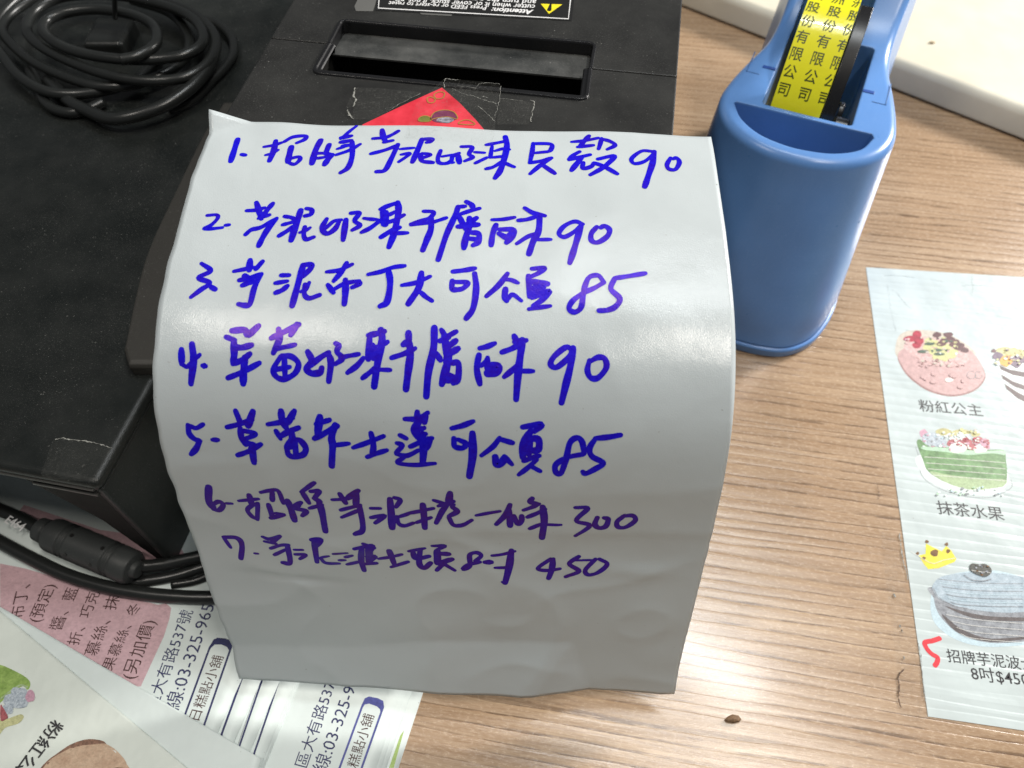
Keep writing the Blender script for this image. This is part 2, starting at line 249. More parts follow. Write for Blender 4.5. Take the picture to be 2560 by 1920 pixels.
GR = R(9.2)                                   # the wood grain runs 9.2 degrees clockwise of the camera's x axis
def ridges(m):
    """height of the embossed grain lines, shared by the table and the thin sheet stuck on it"""
    w = m.noise(m.coords((.022, .34, 1), GR), 4, .6)
    sp = m.n('ShaderNodeSeparateXYZ'); m.l(m.coords((1, 1, 1), GR), sp.inputs[0])
    t = m.math('ADD', m.math('MULTIPLY', sp.outputs[1], 2.35), m.math('MULTIPLY', w, 4.5))
    return m.math('FRACT', t), t
DATA = json.loads('''{"hand":[[[0.151,0.93,0.81,0.95,1.25,0.96,1.77],[0.133,1.21,1.47,1.31,1.49],[0.108,1.78,1.11,2.04,1.02,2.28,0.88],[0.151,2.06,0.83,2.09,1.25,2.06,1.7],[0.093,1.9,1.46,2.08,1.37,2.21,1.22],[0.123,2.32,0.85,2.53,0.63,2.88,0.55,2.88,0.72,2.69,0.89],[0.16,2.57,1.07,2.58,1.43,2.6,1.72],[0.113,2.61,1.74,2.8,1.81,2.92,1.63,2.88,1.49,2.66,1.56],[0.161,3.36,0.72,3.3,1.24,3.3,1.76],[0.147,3.65,0.92,3.62,1.33],[0.113,3.35,1.33,3.58,1.31,3.81,1.36],[0.153,3.81,1.37,3.73,1.57,3.67,1.79],[0.106,3.39,1.54,3.61,1.48,3.76,1.37],[0.103,4.3,0.03,4.15,0.26,3.94,0.65],[0.15,3.95,0.59,4.22,0.5],[0.149,3.98,0.8,4.26,0.71],[0.135,4.06,0.98,4.29,0.91],[0.114,3.93,1.37,4.29,1.15,4.55,0.87],[0.094,3.92,1.11,4.13,1.0],[0.138,4.3,0.78,4.4,1.39,4.36,1.88,4.18,2.1],[0.116,4.89,0.61,5.22,0.56,5.41,0.44,5.59,0.26],[0.149,5.1,0.21,5.18,0.53,5.28,0.74],[0.108,5.23,0.77,5.48,0.68],[0.121,4.93,1.27,5.3,1.1,5.64,0.89],[0.138,5.65,0.85,5.54,1.44,5.42,1.93,5.19,2.01],[0.094,5.74,1.04,6.14,0.98],[0.107,5.8,1.27,6.05,1.23,5.77,1.58],[0.147,6.33,0.61,6.25,1.1,6.16,1.58],[0.122,6.33,0.61,6.63,0.58,6.58,0.69,6.48,0.74],[0.107,6.4,1.2,6.65,1.25,6.39,1.42],[0.132,6.36,1.25,6.43,1.52,6.74,1.57],[0.119,6.92,1.05,6.87,1.38,6.93,1.57,7.13,1.58,7.26,1.46,7.29,1.26,7.46,1.12],[0.093,6.98,1.3,7.3,1.2],[0.093,7.1,1.56,7.33,1.53],[0.145,7.43,1.18,7.5,1.53],[0.12,7.51,0.84,7.81,0.83,7.75,1.14,7.86,1.28,7.65,1.45],[0.1,7.91,1.05,8.19,1.06],[0.113,7.96,1.52,8.27,1.27],[0.115,8.22,0.7,8.53,0.59,8.8,0.49],[0.106,8.39,0.75,8.37,1.26],[0.107,8.49,0.96,8.72,0.85,8.9,0.88],[0.1,8.41,1.26,8.74,1.19],[0.152,8.75,0.29,8.82,0.73,8.76,1.39,8.67,1.83,8.55,2.11],[0.112,8.74,1.39,8.49,1.65,8.28,1.75],[0.112,8.75,1.44,8.92,1.55,9.07,1.63],[0.12,9.58,0.56,9.56,1.0,9.51,1.43],[0.121,9.58,0.58,10.09,0.59,10.1,0.85,9.99,0.95],[0.1,9.6,1.02,10.04,0.93],[0.119,9.51,1.44,9.84,1.34,10.12,1.2],[0.125,10.1,1.23,9.81,1.53,9.53,1.89],[0.131,9.84,1.48,10.22,1.83],[0.108,10.7,0.47,11.1,0.41,11.47,0.3],[0.135,11.2,0.21,11.08,0.41,10.95,0.65],[0.114,10.88,0.69,11.33,0.61],[0.12,10.93,0.89,10.76,1.04,10.62,1.23],[0.126,10.63,1.26,10.9,1.14,11.23,1.01],[0.145,10.99,1.13,10.86,1.39,10.7,1.69],[0.125,11.03,1.36,11.02,1.6,11.25,1.52,11.34,1.36],[0.115,11.57,0.31,11.53,0.55,11.48,0.76],[0.114,11.57,0.34,11.81,0.43,11.96,0.59,11.73,0.77],[0.132,11.46,1.19,11.93,1.04,11.68,1.45,11.48,1.65,11.23,1.85],[0.132,11.36,1.37,11.62,1.5,11.98,1.78],[0.112,13.05,0.8,12.72,0.8,12.42,1.13,12.49,1.34,12.79,1.23,13.08,0.88],[0.15,13.08,0.8,13.01,1.28,12.86,1.82,12.73,2.28],[0.118,13.53,1.06,13.41,1.36,13.46,1.54,13.64,1.54,13.77,1.24,13.7,1.06,13.6,1.11]],[[0.1,0.73,3.79,0.98,3.76,1.03,3.88,0.9,4.11,0.73,4.24,0.96,4.23,1.22,4.18],[0.1,1.29,4.1,1.39,4.08],[0.114,1.78,3.58,2.02,3.55,2.26,3.46],[0.146,2.0,3.29,2.11,3.55,2.23,3.84],[0.127,2.46,3.3,2.37,3.48,2.29,3.66],[0.107,2.15,3.83,2.43,3.7],[0.119,1.89,4.38,2.02,4.22,2.25,4.14,2.47,3.97,2.65,3.81],[0.143,2.64,3.83,2.46,4.21,2.36,4.52,2.31,4.74],[0.114,2.86,3.74,3.03,3.77,3.15,3.82],[0.107,2.85,4.03,3.01,3.97,3.19,3.9],[0.125,2.81,4.4,3.02,4.22,3.18,4.06],[0.157,3.27,3.52,3.23,3.94,3.16,4.54],[0.12,3.42,3.45,3.57,3.49,3.57,3.65,3.42,3.71],[0.094,3.36,4.28,3.52,4.2,3.62,4.11],[0.118,3.47,4.09,3.48,4.36,3.57,4.5,3.76,4.42],[0.131,4.03,3.8,3.95,4.07,3.98,4.22,4.13,4.29,4.3,4.13,4.38,3.89],[0.101,4.04,4.14,4.23,3.88,4.43,3.82],[0.144,4.56,3.81,4.56,4.0,4.56,4.48],[0.119,4.67,3.58,4.9,3.56,4.8,3.83,4.96,3.98,4.77,4.15],[0.101,5.04,3.74,5.23,3.76,5.42,3.77],[0.119,5.03,4.21,5.26,4.05,5.52,3.77],[0.127,5.46,3.41,5.66,3.28,5.9,3.16],[0.157,5.53,3.44,5.6,3.92],[0.188,5.61,3.52,5.64,3.92],[0.114,5.55,3.66,5.76,3.56,5.88,3.47],[0.156,5.91,3.14,5.96,3.47,5.92,4.14,5.81,4.67],[0.113,5.66,3.88,5.91,3.75,6.12,3.58],[0.137,5.57,4.35,5.82,4.14,6.04,4.01],[0.112,5.95,4.21,6.27,4.18],[0.113,6.65,3.42,6.92,3.43,6.84,3.63,6.63,3.74,6.33,3.88],[0.107,6.34,3.91,6.86,3.8,7.07,3.72,7.28,3.62],[0.149,6.86,3.63,6.89,4.02,6.8,4.41,6.72,4.73],[0.14,7.8,3.03,7.94,3.12,7.99,3.24],[0.143,7.58,3.22,7.51,3.56,7.32,4.2,7.15,5.01],[0.114,7.58,3.22,7.77,3.19],[0.114,7.62,3.49,7.9,3.35,8.17,3.24],[0.138,7.63,3.56,7.77,3.87,7.87,4.02],[0.144,7.62,3.91,7.8,3.87,8.1,3.58],[0.15,7.91,3.59,7.96,3.82,8.15,3.81],[0.155,7.93,3.86,7.84,4.29,7.81,4.61],[0.142,7.97,4.09,8.18,4.12,8.18,4.39,8.05,4.51],[0.124,7.89,4.29,8.13,4.31],[0.107,8.53,3.62,8.83,3.59,9.14,3.51],[0.137,8.64,3.79,8.56,4.11,8.53,4.47],[0.143,8.74,3.94,9.09,3.93,9.11,4.12,8.94,4.36],[0.155,8.73,4.08,8.94,4.19,9.03,4.07],[0.126,9.41,3.18,9.63,3.33,9.96,3.42],[0.113,9.24,3.61,9.46,3.57,9.71,3.47],[0.155,9.82,3.43,9.79,3.94,9.65,4.29,9.54,4.7],[0.112,9.21,4.38,9.5,4.14,9.77,4.01],[0.099,9.74,4.23,10.12,4.21],[0.118,10.99,3.67,10.77,3.59,10.49,3.75,10.34,4.01,10.49,4.12,10.77,3.92,10.94,3.72],[0.147,10.95,3.68,10.83,4.16,10.73,4.55,10.62,4.95],[0.13,11.36,3.75,11.21,3.98,11.21,4.21,11.38,4.26,11.63,4.06,11.7,3.84,11.57,3.71,11.47,3.77]],[[0.121,0.89,5.37,1.17,5.58,0.89,5.8,1.21,5.94,1.01,6.15,0.79,6.37],[0.139,1.27,6.06,1.38,6.12],[0.11,1.79,5.57,2.01,5.51,2.3,5.43],[0.152,2.16,5.21,2.19,5.52],[0.128,2.5,5.24,2.36,5.48],[0.181,2.1,5.7,2.28,5.87],[0.127,1.98,5.83,2.26,5.75,2.53,5.63],[0.127,2.08,5.98,2.37,5.84],[0.132,2.52,5.65,2.41,6.03,2.36,6.5,2.23,6.55,2.06,6.52],[0.121,3.06,5.65,3.27,5.64],[0.109,2.94,5.89,3.25,5.82],[0.126,2.99,6.17,3.15,6.09,3.27,5.96],[0.151,3.6,5.32,3.54,5.92,3.47,6.52],[0.134,3.58,5.31,3.81,5.3,3.81,5.42,3.64,5.67],[0.108,3.83,5.85,3.77,6.04,3.65,6.12],[0.12,3.73,5.91,3.75,6.19,3.89,6.3,4.15,6.2],[0.109,4.25,5.51,4.58,5.44,4.89,5.25],[0.128,4.74,5.21,4.64,5.49,4.47,5.78],[0.126,4.33,5.9,4.5,6.12],[0.109,4.44,6.08,4.75,5.85,5.14,5.75],[0.115,5.13,5.77,5.15,5.85,4.97,5.95],[0.15,4.77,5.73,4.81,6.07,4.82,6.43],[0.116,5.35,5.55,5.69,5.45,5.98,5.31,6.28,5.25],[0.149,5.87,5.41,5.95,5.79,5.92,6.32,5.75,6.46],[0.115,6.26,5.84,6.63,5.74,6.97,5.54],[0.156,6.74,5.44,6.7,5.89,6.47,6.36],[0.114,6.73,5.99,6.9,6.14,7.07,6.25],[0.127,7.56,5.36,7.87,5.3,8.13,5.23],[0.132,7.56,5.64,7.57,5.88,7.72,5.89],[0.126,7.62,5.67,7.95,5.67,7.87,5.83,7.72,5.9],[0.143,8.13,5.39,8.19,5.83,8.14,6.4,7.98,6.69],[0.132,8.99,5.35,8.77,5.71,8.47,6.04],[0.109,8.94,5.53,9.09,5.54,9.27,5.62],[0.15,8.95,5.82,8.94,6.01,8.99,6.15],[0.108,9.02,6.12,9.14,5.97,9.37,6.14],[0.121,9.63,5.17,9.96,5.13,9.8,5.3,9.57,5.43],[0.137,9.54,5.4,9.58,6.01],[0.168,9.64,5.57,10.03,5.62],[0.18,9.64,5.78,9.91,5.73],[0.168,9.68,6.01,9.73,5.87],[0.131,9.65,6.04,10.09,5.83,9.92,6.08,9.68,6.27],[0.107,9.57,6.37,9.86,6.31,10.12,6.26],[0.124,11.5,5.51,11.36,5.31,11.13,5.37,11.01,5.65,10.96,5.96,10.9,6.29,10.74,6.41,10.6,6.32,10.69,6.1,10.96,5.86,11.26,5.69,11.5,5.52],[0.121,11.79,5.38,12.14,5.31,12.58,5.21],[0.131,11.78,5.4,11.68,5.71,11.9,5.99,11.79,6.22,11.58,6.33,11.37,6.35]],[[0.148,0.72,7.79,0.75,8.15],[0.106,0.77,8.18,0.9,8.22,1.06,8.05,1.2,7.91],[0.16,0.98,7.64,1.05,8.05,0.99,8.66],[0.124,1.29,8.18,1.37,8.19],[0.148,1.98,7.25,2.31,7.22,2.38,7.34],[0.16,2.66,7.1,2.44,7.34],[0.13,1.85,7.42,2.08,7.5],[0.16,2.06,7.53,2.1,7.86,2.08,8.04],[0.142,2.11,7.68,2.29,7.68,2.53,7.61],[0.136,2.08,8.1,2.31,8.0,2.5,7.84],[0.165,2.38,7.94,2.36,8.3,2.35,8.6],[0.13,1.96,8.47,2.32,8.31,2.76,8.06],[0.136,3.03,7.41,3.3,7.26,3.7,7.03],[0.148,3.19,7.17,3.24,7.43,3.11,7.79],[0.148,3.65,7.03,3.52,7.31],[0.112,3.13,7.69,3.39,7.63,3.65,7.56],[0.13,3.3,7.88,3.13,8.21,3.22,8.4,3.43,8.44,3.69,8.28,3.77,8.04,3.59,7.87,3.33,7.85],[0.124,3.4,7.9,3.44,8.43],[0.112,3.14,8.22,3.55,8.13],[0.147,3.99,7.73,4.1,7.94,3.99,8.16,4.12,8.27,4.33,8.24,4.37,8.13],[0.13,4.04,8.11,4.3,7.88,4.53,7.73],[0.147,4.55,7.8,4.6,8.0,4.56,8.45],[0.124,4.69,7.49,4.78,7.54,4.74,7.7,4.89,7.86,4.72,8.01],[0.106,4.83,7.85,5.07,7.79,5.3,7.74],[0.129,5.03,8.22,5.26,8.04,5.42,7.84],[0.136,5.51,7.25,5.71,7.2,5.91,7.13],[0.165,5.82,7.1,5.87,7.36,5.8,7.87,5.72,8.54],[0.147,5.55,7.28,5.55,7.85],[0.176,5.63,7.52,5.68,7.82],[0.112,5.57,7.61,5.85,7.51,6.01,7.4],[0.118,5.76,8.05,5.59,8.2,5.42,8.34],[0.1,5.82,8.11,6.12,8.11],[0.123,6.14,7.8,6.46,7.68,6.72,7.54],[0.159,6.53,7.15,6.54,7.36,6.42,7.45],[0.164,6.57,7.42,6.61,7.69,6.57,8.17,6.53,8.58],[0.164,7.18,6.99,7.19,7.52,7.09,8.12,7.05,8.74],[0.118,7.36,7.03,7.5,7.18,7.74,7.06],[0.13,7.34,7.32,7.56,7.22],[0.176,7.44,7.18,7.57,7.74,7.54,7.98,7.44,8.41],[0.129,7.27,7.64,7.38,7.81],[0.141,7.57,7.45,7.74,7.3],[0.147,7.58,7.65,7.81,7.5],[0.176,7.58,7.59,7.54,7.92],[0.135,7.68,7.87,7.84,7.88,7.84,8.29,7.73,8.38],[0.117,7.49,8.25,7.6,8.18,7.75,8.22],[0.129,7.57,8.33,7.7,8.31],[0.123,8.36,7.47,8.54,7.42,8.74,7.33],[0.141,8.35,7.65,8.31,7.98,8.4,8.37],[0.1,8.42,7.92,8.59,7.73],[0.135,8.57,7.71,8.56,7.85],[0.222,8.61,7.94,8.83,7.93,8.77,8.05,8.6,8.09],[0.135,9.22,7.12,9.28,7.24],[0.135,9.24,7.27,9.53,7.22],[0.129,8.93,7.55,9.19,7.44,9.45,7.28],[0.164,9.43,7.22,9.4,7.58,9.36,8.03,9.33,8.73],[0.129,9.01,8.17,9.18,8.02,9.32,7.88],[0.105,9.39,8.01,9.74,8.0],[0.129,10.71,7.43,10.54,7.36,10.25,7.61,10.17,7.81,10.32,7.88,10.57,7.67,10.71,7.46],[0.158,10.72,7.38,10.67,7.83,10.57,8.31,10.48,8.77],[0.128,11.14,7.68,11.1,7.93,11.19,8.11,11.38,8.1,11.57,7.84,11.52,7.62,11.36,7.59,11.19,7.68]],[[0.114,1.22,9.75,1.02,9.87,0.86,9.81],[0.14,0.82,9.8,0.81,10.04,0.91,10.19,1.05,10.25],[0.141,1.05,10.25,0.91,10.5,0.74,10.69],[0.121,1.4,10.2,1.55,10.19],[0.138,2.12,9.33,2.22,9.67],[0.168,2.57,9.33,2.41,9.73],[0.126,1.85,9.8,2.2,9.69,2.53,9.56],[0.139,2.19,9.81,2.19,10.11,2.27,10.3],[0.127,2.24,9.88,2.55,9.94,2.49,10.03,2.31,10.11],[0.152,2.31,10.25,2.49,10.29],[0.134,2.0,10.65,2.33,10.5,2.67,10.27],[0.166,2.42,10.35,2.4,10.87],[0.161,3.31,9.29,3.32,9.53,3.4,9.72],[0.149,3.66,9.26,3.46,9.6],[0.125,2.93,9.67,3.27,9.59,3.61,9.45],[0.127,3.13,9.85,3.22,10.07],[0.138,3.23,10.0,3.45,9.85,3.73,9.72],[0.169,3.53,9.85,3.53,10.09,3.36,10.3],[0.146,3.35,10.34,3.38,10.56,3.54,10.62,3.77,10.52,3.86,10.32,3.73,10.09,3.55,10.1],[0.134,3.61,10.12,3.57,10.59],[0.121,3.37,10.34,3.56,10.3],[0.174,4.31,9.4,4.21,9.88],[0.131,4.2,9.6,4.55,9.47],[0.144,4.12,10.02,4.42,9.84,4.74,9.63],[0.163,4.69,9.61,4.57,9.97,4.57,10.25,4.48,10.88],[0.121,4.6,10.21,5.0,10.14],[0.126,5.11,10.26,5.55,10.06,5.93,9.87],[0.139,5.61,9.8,5.65,10.16,5.59,10.45],[0.127,5.46,10.53,5.71,10.41,5.99,10.29],[0.126,6.36,9.82,6.52,9.91],[0.12,6.27,10.06,6.41,10.12,6.23,10.36],[0.127,6.23,10.4,6.51,10.44,6.82,10.26],[0.122,6.45,10.48,6.25,10.68,6.68,10.74,7.23,10.67],[0.148,6.82,9.16,6.82,9.41],[0.13,6.5,9.36,6.85,9.34,7.09,9.17],[0.154,7.03,9.24,7.0,9.43],[0.167,6.85,9.44,6.73,9.67,6.87,9.9],[0.125,6.77,9.68,6.99,9.59],[0.125,6.81,9.8,7.02,9.76],[0.138,6.62,10.15,6.93,9.98,7.18,9.88],[0.169,6.96,9.76,6.95,10.24,6.91,10.66],[0.132,7.15,9.9,7.04,10.2],[0.13,7.7,9.58,7.98,9.49,8.25,9.36],[0.138,7.75,9.87,7.77,10.11,7.98,10.15,8.05,10.01,7.86,9.9],[0.181,8.23,9.7,8.23,10.36,8.13,11.06],[0.126,8.93,9.8,8.76,10.07,8.46,10.36],[0.137,8.91,9.83,9.26,9.93],[0.182,8.82,10.38,8.86,10.6,8.98,10.57,9.07,10.39],[0.127,9.06,10.35,9.26,10.6],[0.153,9.52,9.47,9.98,9.38,9.82,9.58],[0.155,9.73,9.57,9.53,9.94,9.54,10.36],[0.167,9.71,9.78,9.93,9.81,9.93,10.1,9.72,10.14],[0.18,9.68,9.77,9.69,10.25],[0.138,9.57,10.47,9.81,10.35,9.96,10.29],[0.127,9.9,10.42,9.67,10.69,9.44,10.93],[0.128,9.76,10.63,10.0,10.78],[0.14,11.12,10.16,11.05,9.81,10.91,9.7,10.74,9.86,10.67,10.31,10.55,10.81,10.41,10.78,10.41,10.54,10.68,10.31,11.09,10.18],[0.136,11.38,9.69,11.69,9.64,12.01,9.56],[0.138,11.38,9.7,11.25,10.0,11.34,10.24,11.63,10.41,11.45,10.6,11.2,10.78,11.12,10.73]],[[0.186,0.98,11.8,0.86,12.32,0.92,12.61],[0.135,0.91,12.66,1.06,12.69,1.23,12.46,1.13,12.34,0.92,12.48],[0.09,1.33,12.39,1.5,12.39],[0.102,1.71,12.27,2.28,12.16],[0.16,2.05,12.04,2.05,12.36],[0.123,2.23,12.33,2.03,12.44,1.88,12.62,1.95,12.85,2.06,12.96],[0.124,2.23,12.33,2.09,12.98],[0.114,2.39,11.91,2.67,11.82,2.89,11.82,2.95,12.29],[0.14,2.72,11.87,2.67,12.17],[0.143,2.53,12.36,2.55,12.86],[0.136,2.5,12.88,2.88,12.75],[0.09,2.64,12.68,2.89,12.72],[0.167,3.08,12.19,3.12,12.5,3.15,12.96],[0.14,3.13,12.48,3.44,12.24],[0.141,3.25,12.49,3.53,12.57,3.4,12.76],[0.16,3.26,12.45,3.38,12.31],[0.126,3.92,11.49,3.52,11.84],[0.134,3.55,11.86,3.67,12.25],[0.132,3.78,11.81,4.01,11.79,3.84,12.06],[0.146,3.84,12.06,3.98,12.18],[0.167,3.95,12.19,3.98,12.63,3.97,13.34],[0.108,3.65,12.45,4.03,12.29],[0.101,4.33,12.09,4.7,12.05],[0.14,4.57,11.86,4.69,12.19],[0.164,5.09,11.71,4.77,12.01],[0.159,5.03,11.78,4.96,12.3],[0.115,4.52,12.47,5.09,12.25],[0.115,4.51,12.75,5.0,12.46],[0.15,5.06,12.3,5.06,13.17,4.81,13.39],[0.102,5.36,12.36,5.63,12.35],[0.122,5.34,12.71,5.73,12.62,5.44,12.91],[0.182,5.93,11.99,5.9,13.07],[0.126,6.06,11.93,6.21,12.01,6.07,12.28],[0.117,6.06,12.64,6.1,12.91,6.26,12.98,6.5,12.87],[0.109,6.09,12.66,6.41,12.51],[0.115,6.36,12.51,6.72,12.4,7.1,12.27],[0.169,6.82,12.15,6.82,13.04],[0.115,6.6,12.84,7.01,12.63],[0.107,7.13,11.96,7.44,12.07,7.67,12.1],[0.177,7.59,11.66,7.54,12.02],[0.146,7.51,12.07,7.33,12.39,7.15,12.83],[0.126,7.25,12.17,7.67,11.97],[0.146,7.63,12.19,7.75,12.36,7.52,12.55],[0.122,7.51,12.6,7.63,12.89,7.89,12.88,8.14,12.68],[0.102,8.27,12.49,8.61,12.38,8.93,12.29],[0.146,9.21,12.02,9.09,12.41,8.83,12.8],[0.161,9.18,12.23,9.21,12.84],[0.141,9.31,12.45,9.42,12.74,9.52,12.66,9.53,12.44],[0.138,9.81,11.74,9.75,11.89,9.95,11.94],[0.12,9.58,12.22,9.84,12.07,10.0,11.94],[0.127,9.69,12.48,9.98,12.29,10.16,12.13],[0.172,10.1,12.04,10.15,12.58,10.11,13.28],[0.115,9.76,12.92,10.11,12.69],[0.09,10.14,12.72,10.62,12.69],[0.127,10.99,12.01,11.32,12.02,11.03,12.51,11.41,12.69,11.05,13.14],[0.14,11.6,12.36,11.55,12.63,11.67,12.77,11.85,12.7,11.9,12.42,11.79,12.36],[0.128,12.34,12.24,12.15,12.5,12.2,12.71,12.41,12.7,12.64,12.43,12.56,12.24,12.29,12.27]],[[0.108,0.92,13.8,1.05,14.24],[0.147,0.96,13.81,1.32,13.81,1.41,14.09,1.26,14.7],[0.081,1.71,14.46,1.81,14.47],[0.12,2.09,13.71,2.28,13.79,2.61,13.62],[0.107,2.11,13.91,2.43,13.98],[0.133,2.61,13.64,2.34,13.91],[0.114,2.24,14.2,2.55,14.04,2.8,14.0],[0.114,2.3,14.48,2.68,14.21],[0.149,2.76,14.06,2.71,14.78,2.49,14.81],[0.087,2.93,14.2,3.19,14.18],[0.108,2.93,14.4,3.25,14.38,3.04,14.59],[0.149,3.58,13.78,3.54,14.67],[0.145,3.52,13.71,3.79,13.69,3.61,13.97],[0.087,3.68,14.45,3.93,14.36],[0.115,3.68,14.48,3.8,14.7,4.19,14.71],[0.087,4.08,14.25,4.5,14.19],[0.114,4.42,14.39,4.62,14.31],[0.094,4.21,14.55,4.39,14.54],[0.115,4.42,14.74,4.79,14.6],[0.133,4.73,13.99,5.24,13.85,5.18,14.12],[0.12,5.0,13.77,5.3,13.94],[0.155,4.95,13.92,4.86,14.53,4.89,15.0],[0.202,5.15,13.95,5.09,14.62],[0.122,4.91,14.7,5.29,14.65],[0.148,5.05,14.36,5.27,14.36,5.06,14.62],[0.114,5.38,14.45,5.74,14.36,6.06,14.24],[0.162,5.72,14.07,5.81,14.68],[0.121,5.71,14.82,6.22,14.57],[0.113,6.29,14.09,6.75,13.94],[0.148,6.4,14.12,6.47,14.42,6.85,14.3],[0.156,6.62,14.0,6.55,14.63,6.68,14.84,6.88,14.6],[0.125,6.98,13.82,7.33,13.8,7.1,14.0],[0.202,7.11,14.05,7.09,14.59],[0.166,7.17,14.16,7.43,14.16],[0.161,7.14,14.59,7.52,14.38],[0.136,7.36,14.47,7.05,14.91],[0.122,7.29,14.63,7.58,14.87],[0.128,8.21,14.38,8.38,14.15,8.25,14.02,8.05,14.14,8.04,14.63,7.84,14.79,7.97,14.59,8.34,14.41],[0.167,8.49,14.41,8.66,14.4],[0.099,8.7,14.12,9.02,14.05,9.35,13.91],[0.181,9.25,13.89,9.2,14.5,9.08,15.26],[0.101,8.78,14.63,9.22,14.6],[0.088,9.08,15.28,8.99,15.22],[0.121,10.39,14.18,10.03,14.61,10.34,14.69,10.67,14.6],[0.154,10.46,14.18,10.44,14.62,10.36,15.03],[0.134,11.19,14.05,10.94,14.37,11.23,14.67,10.86,14.94],[0.08,11.06,14.22,11.58,14.17],[0.127,11.68,14.13,11.42,14.59,11.51,14.81,11.79,14.69,12.03,14.31,11.8,14.12]]],"prof":[[0.0,-8.921,19.522,13.12,1.0],[0.293,-8.936,19.229,13.12,1.0],[0.587,-8.95,18.936,13.12,1.0],[0.88,-8.964,18.643,13.119,1.0],[1.173,-8.978,18.35,13.118,1.0],[1.467,-8.99,18.057,13.114,1.0],[1.76,-9.002,17.764,13.108,1.0],[2.053,-9.013,17.471,13.098,1.0],[2.347,-9.023,17.178,13.084,1.0],[2.64,-9.032,16.886,13.064,1.0],[2.933,-9.041,16.594,13.039,1.0],[3.227,-9.048,16.302,13.009,1.0],[3.52,-9.055,16.011,12.975,1.0],[3.813,-9.062,15.72,12.938,1.0],[4.107,-9.069,15.43,12.899,1.0],[4.4,-9.075,15.139,12.856,1.0],[4.693,-9.081,14.85,12.812,1.0],[4.987,-9.088,14.56,12.765,1.0],[5.28,-9.095,14.271,12.714,1.0],[5.573,-9.103,13.984,12.658,1.0],[5.867,-9.111,13.697,12.595,1.0],[6.16,-9.12,13.413,12.525,1.0],[6.453,-9.13,13.131,12.445,1.0],[6.747,-9.141,12.853,12.354,1.0],[7.04,-9.152,12.579,12.251,1.0],[7.333,-9.163,12.31,12.136,1.0],[7.627,-9.175,12.048,12.007,1.0],[7.92,-9.187,11.794,11.862,1.0],[8.213,-9.198,11.55,11.702,1.0],[8.507,-9.208,11.318,11.526,1.0],[8.8,-9.217,11.099,11.333,1.0],[9.093,-9.226,10.895,11.124,1.0],[9.387,-9.233,10.708,10.9,1.0],[9.68,-9.238,10.537,10.663,1.0],[9.973,-9.243,10.381,10.416,1.0],[10.267,-9.247,10.237,10.161,1.0],[10.56,-9.25,10.104,9.9,1.0],[10.853,-9.252,9.979,9.634,1.0],[11.147,-9.253,9.862,9.366,1.0],[11.44,-9.254,9.75,9.094,1.0],[11.733,-9.255,9.644,8.821,1.0],[12.027,-9.255,9.541,8.547,1.0],[12.32,-9.254,9.44,8.273,1.0],[12.613,-9.251,9.34,8.003,1.0],[12.907,-9.247,9.24,7.736,0.999],[13.2,-9.241,9.14,7.472,0.998],[13.493,-9.234,9.04,7.211,0.998],[13.787,-9.227,8.94,6.953,0.997],[14.08,-9.219,8.841,6.698,0.995],[14.373,-9.21,8.741,6.445,0.994],[14.667,-9.201,8.642,6.195,0.993],[14.96,-9.191,8.542,5.948,0.992],[15.253,-9.181,8.443,5.702,0.99],[15.547,-9.171,8.343,5.459,0.989],[15.84,-9.16,8.244,5.217,0.987],[16.133,-9.149,8.145,4.976,0.986],[16.427,-9.139,8.047,4.736,0.984],[16.72,-9.128,7.948,4.497,0.983],[17.013,-9.117,7.85,4.258,0.981],[17.307,-9.106,7.752,4.02,0.98],[17.6,-9.096,7.654,3.781,0.978],[17.893,-9.086,7.556,3.541,0.977],[18.187,-9.076,7.458,3.3,0.975],[18.48,-9.067,7.36,3.058,0.974],[18.773,-9.058,7.263,2.814,0.973],[19.067,-9.051,7.165,2.568,0.972],[19.36,-9.044,7.067,2.319,0.971],[19.653,-9.038,6.969,2.066,0.971],[19.947,-9.033,6.871,1.81,0.97],[20.24,-9.029,6.773,1.55,0.97],[20.533,-9.027,6.676,1.284,0.97],[20.827,-9.026,6.579,1.017,0.97],[21.12,-9.025,6.484,0.749,0.97],[21.413,-9.025,6.39,0.48,0.97],[21.707,-9.026,6.299,0.211,0.97],[22.0,-9.028,6.209,-0.059,0.97]]}''')
# ---- wood laminate
m = NT('wood_laminate')
saw, tt = ridges(m)
big = m.noise(m.coords((.035, .28, 1), GR), 3, .5)
mid = m.noise(m.coords((.16, 3.6, 1), GR, loc=(3, 7, 0)), 5, .68)
fib = m.noise(m.coords((1.1, 26, 1), GR), 3, .6)
fleck = m.noise(m.coords((4.5, 11, 1), GR), 4, .7)
col = m.mix(m.ramp(big, [(.3, 0), (.7, 1)]), (.34, .215, .12), (.55, .405, .27))
col = m.mix(m.ramp(mid, [(.30, .85), (.60, 0)]), col, (.27, .165, .09))
col = m.mix(m.math('MULTIPLY', m.ramp(fib, [(.35, 1.0), (.6, 0)]), .5), col, (.27, .165, .09))
col = m.mix(m.math('MULTIPLY', m.ramp(fleck, [(.45, 0), (.75, 1)]), .30), col, (.66, .50, .34))
gate = m.ramp(m.noise(m.coords((.22, .55, 1), GR, loc=(11, 2, 0)), 3, .6), [(.34, 0.15), (.52, 1)])
line = m.math('MULTIPLY', m.ramp(saw, [(0.0, 1), (.10, .75), (.2, 0)]), gate)
brk = m.ramp(m.noise(m.coords((.9, 9, 1), GR, loc=(1, 4, 0)), 3, .65), [(.38, 0), (.52, 1)])
col = m.mix(m.math('MULTIPLY', m.math('MULTIPLY', line, brk), .9), col, (.095, .05, .024))
pore = m.ramp(m.noise(m.coords((.7, 15, 1), GR, loc=(5, 1, 0)), 3, .6), [(.63, 0), (.72, 1)])
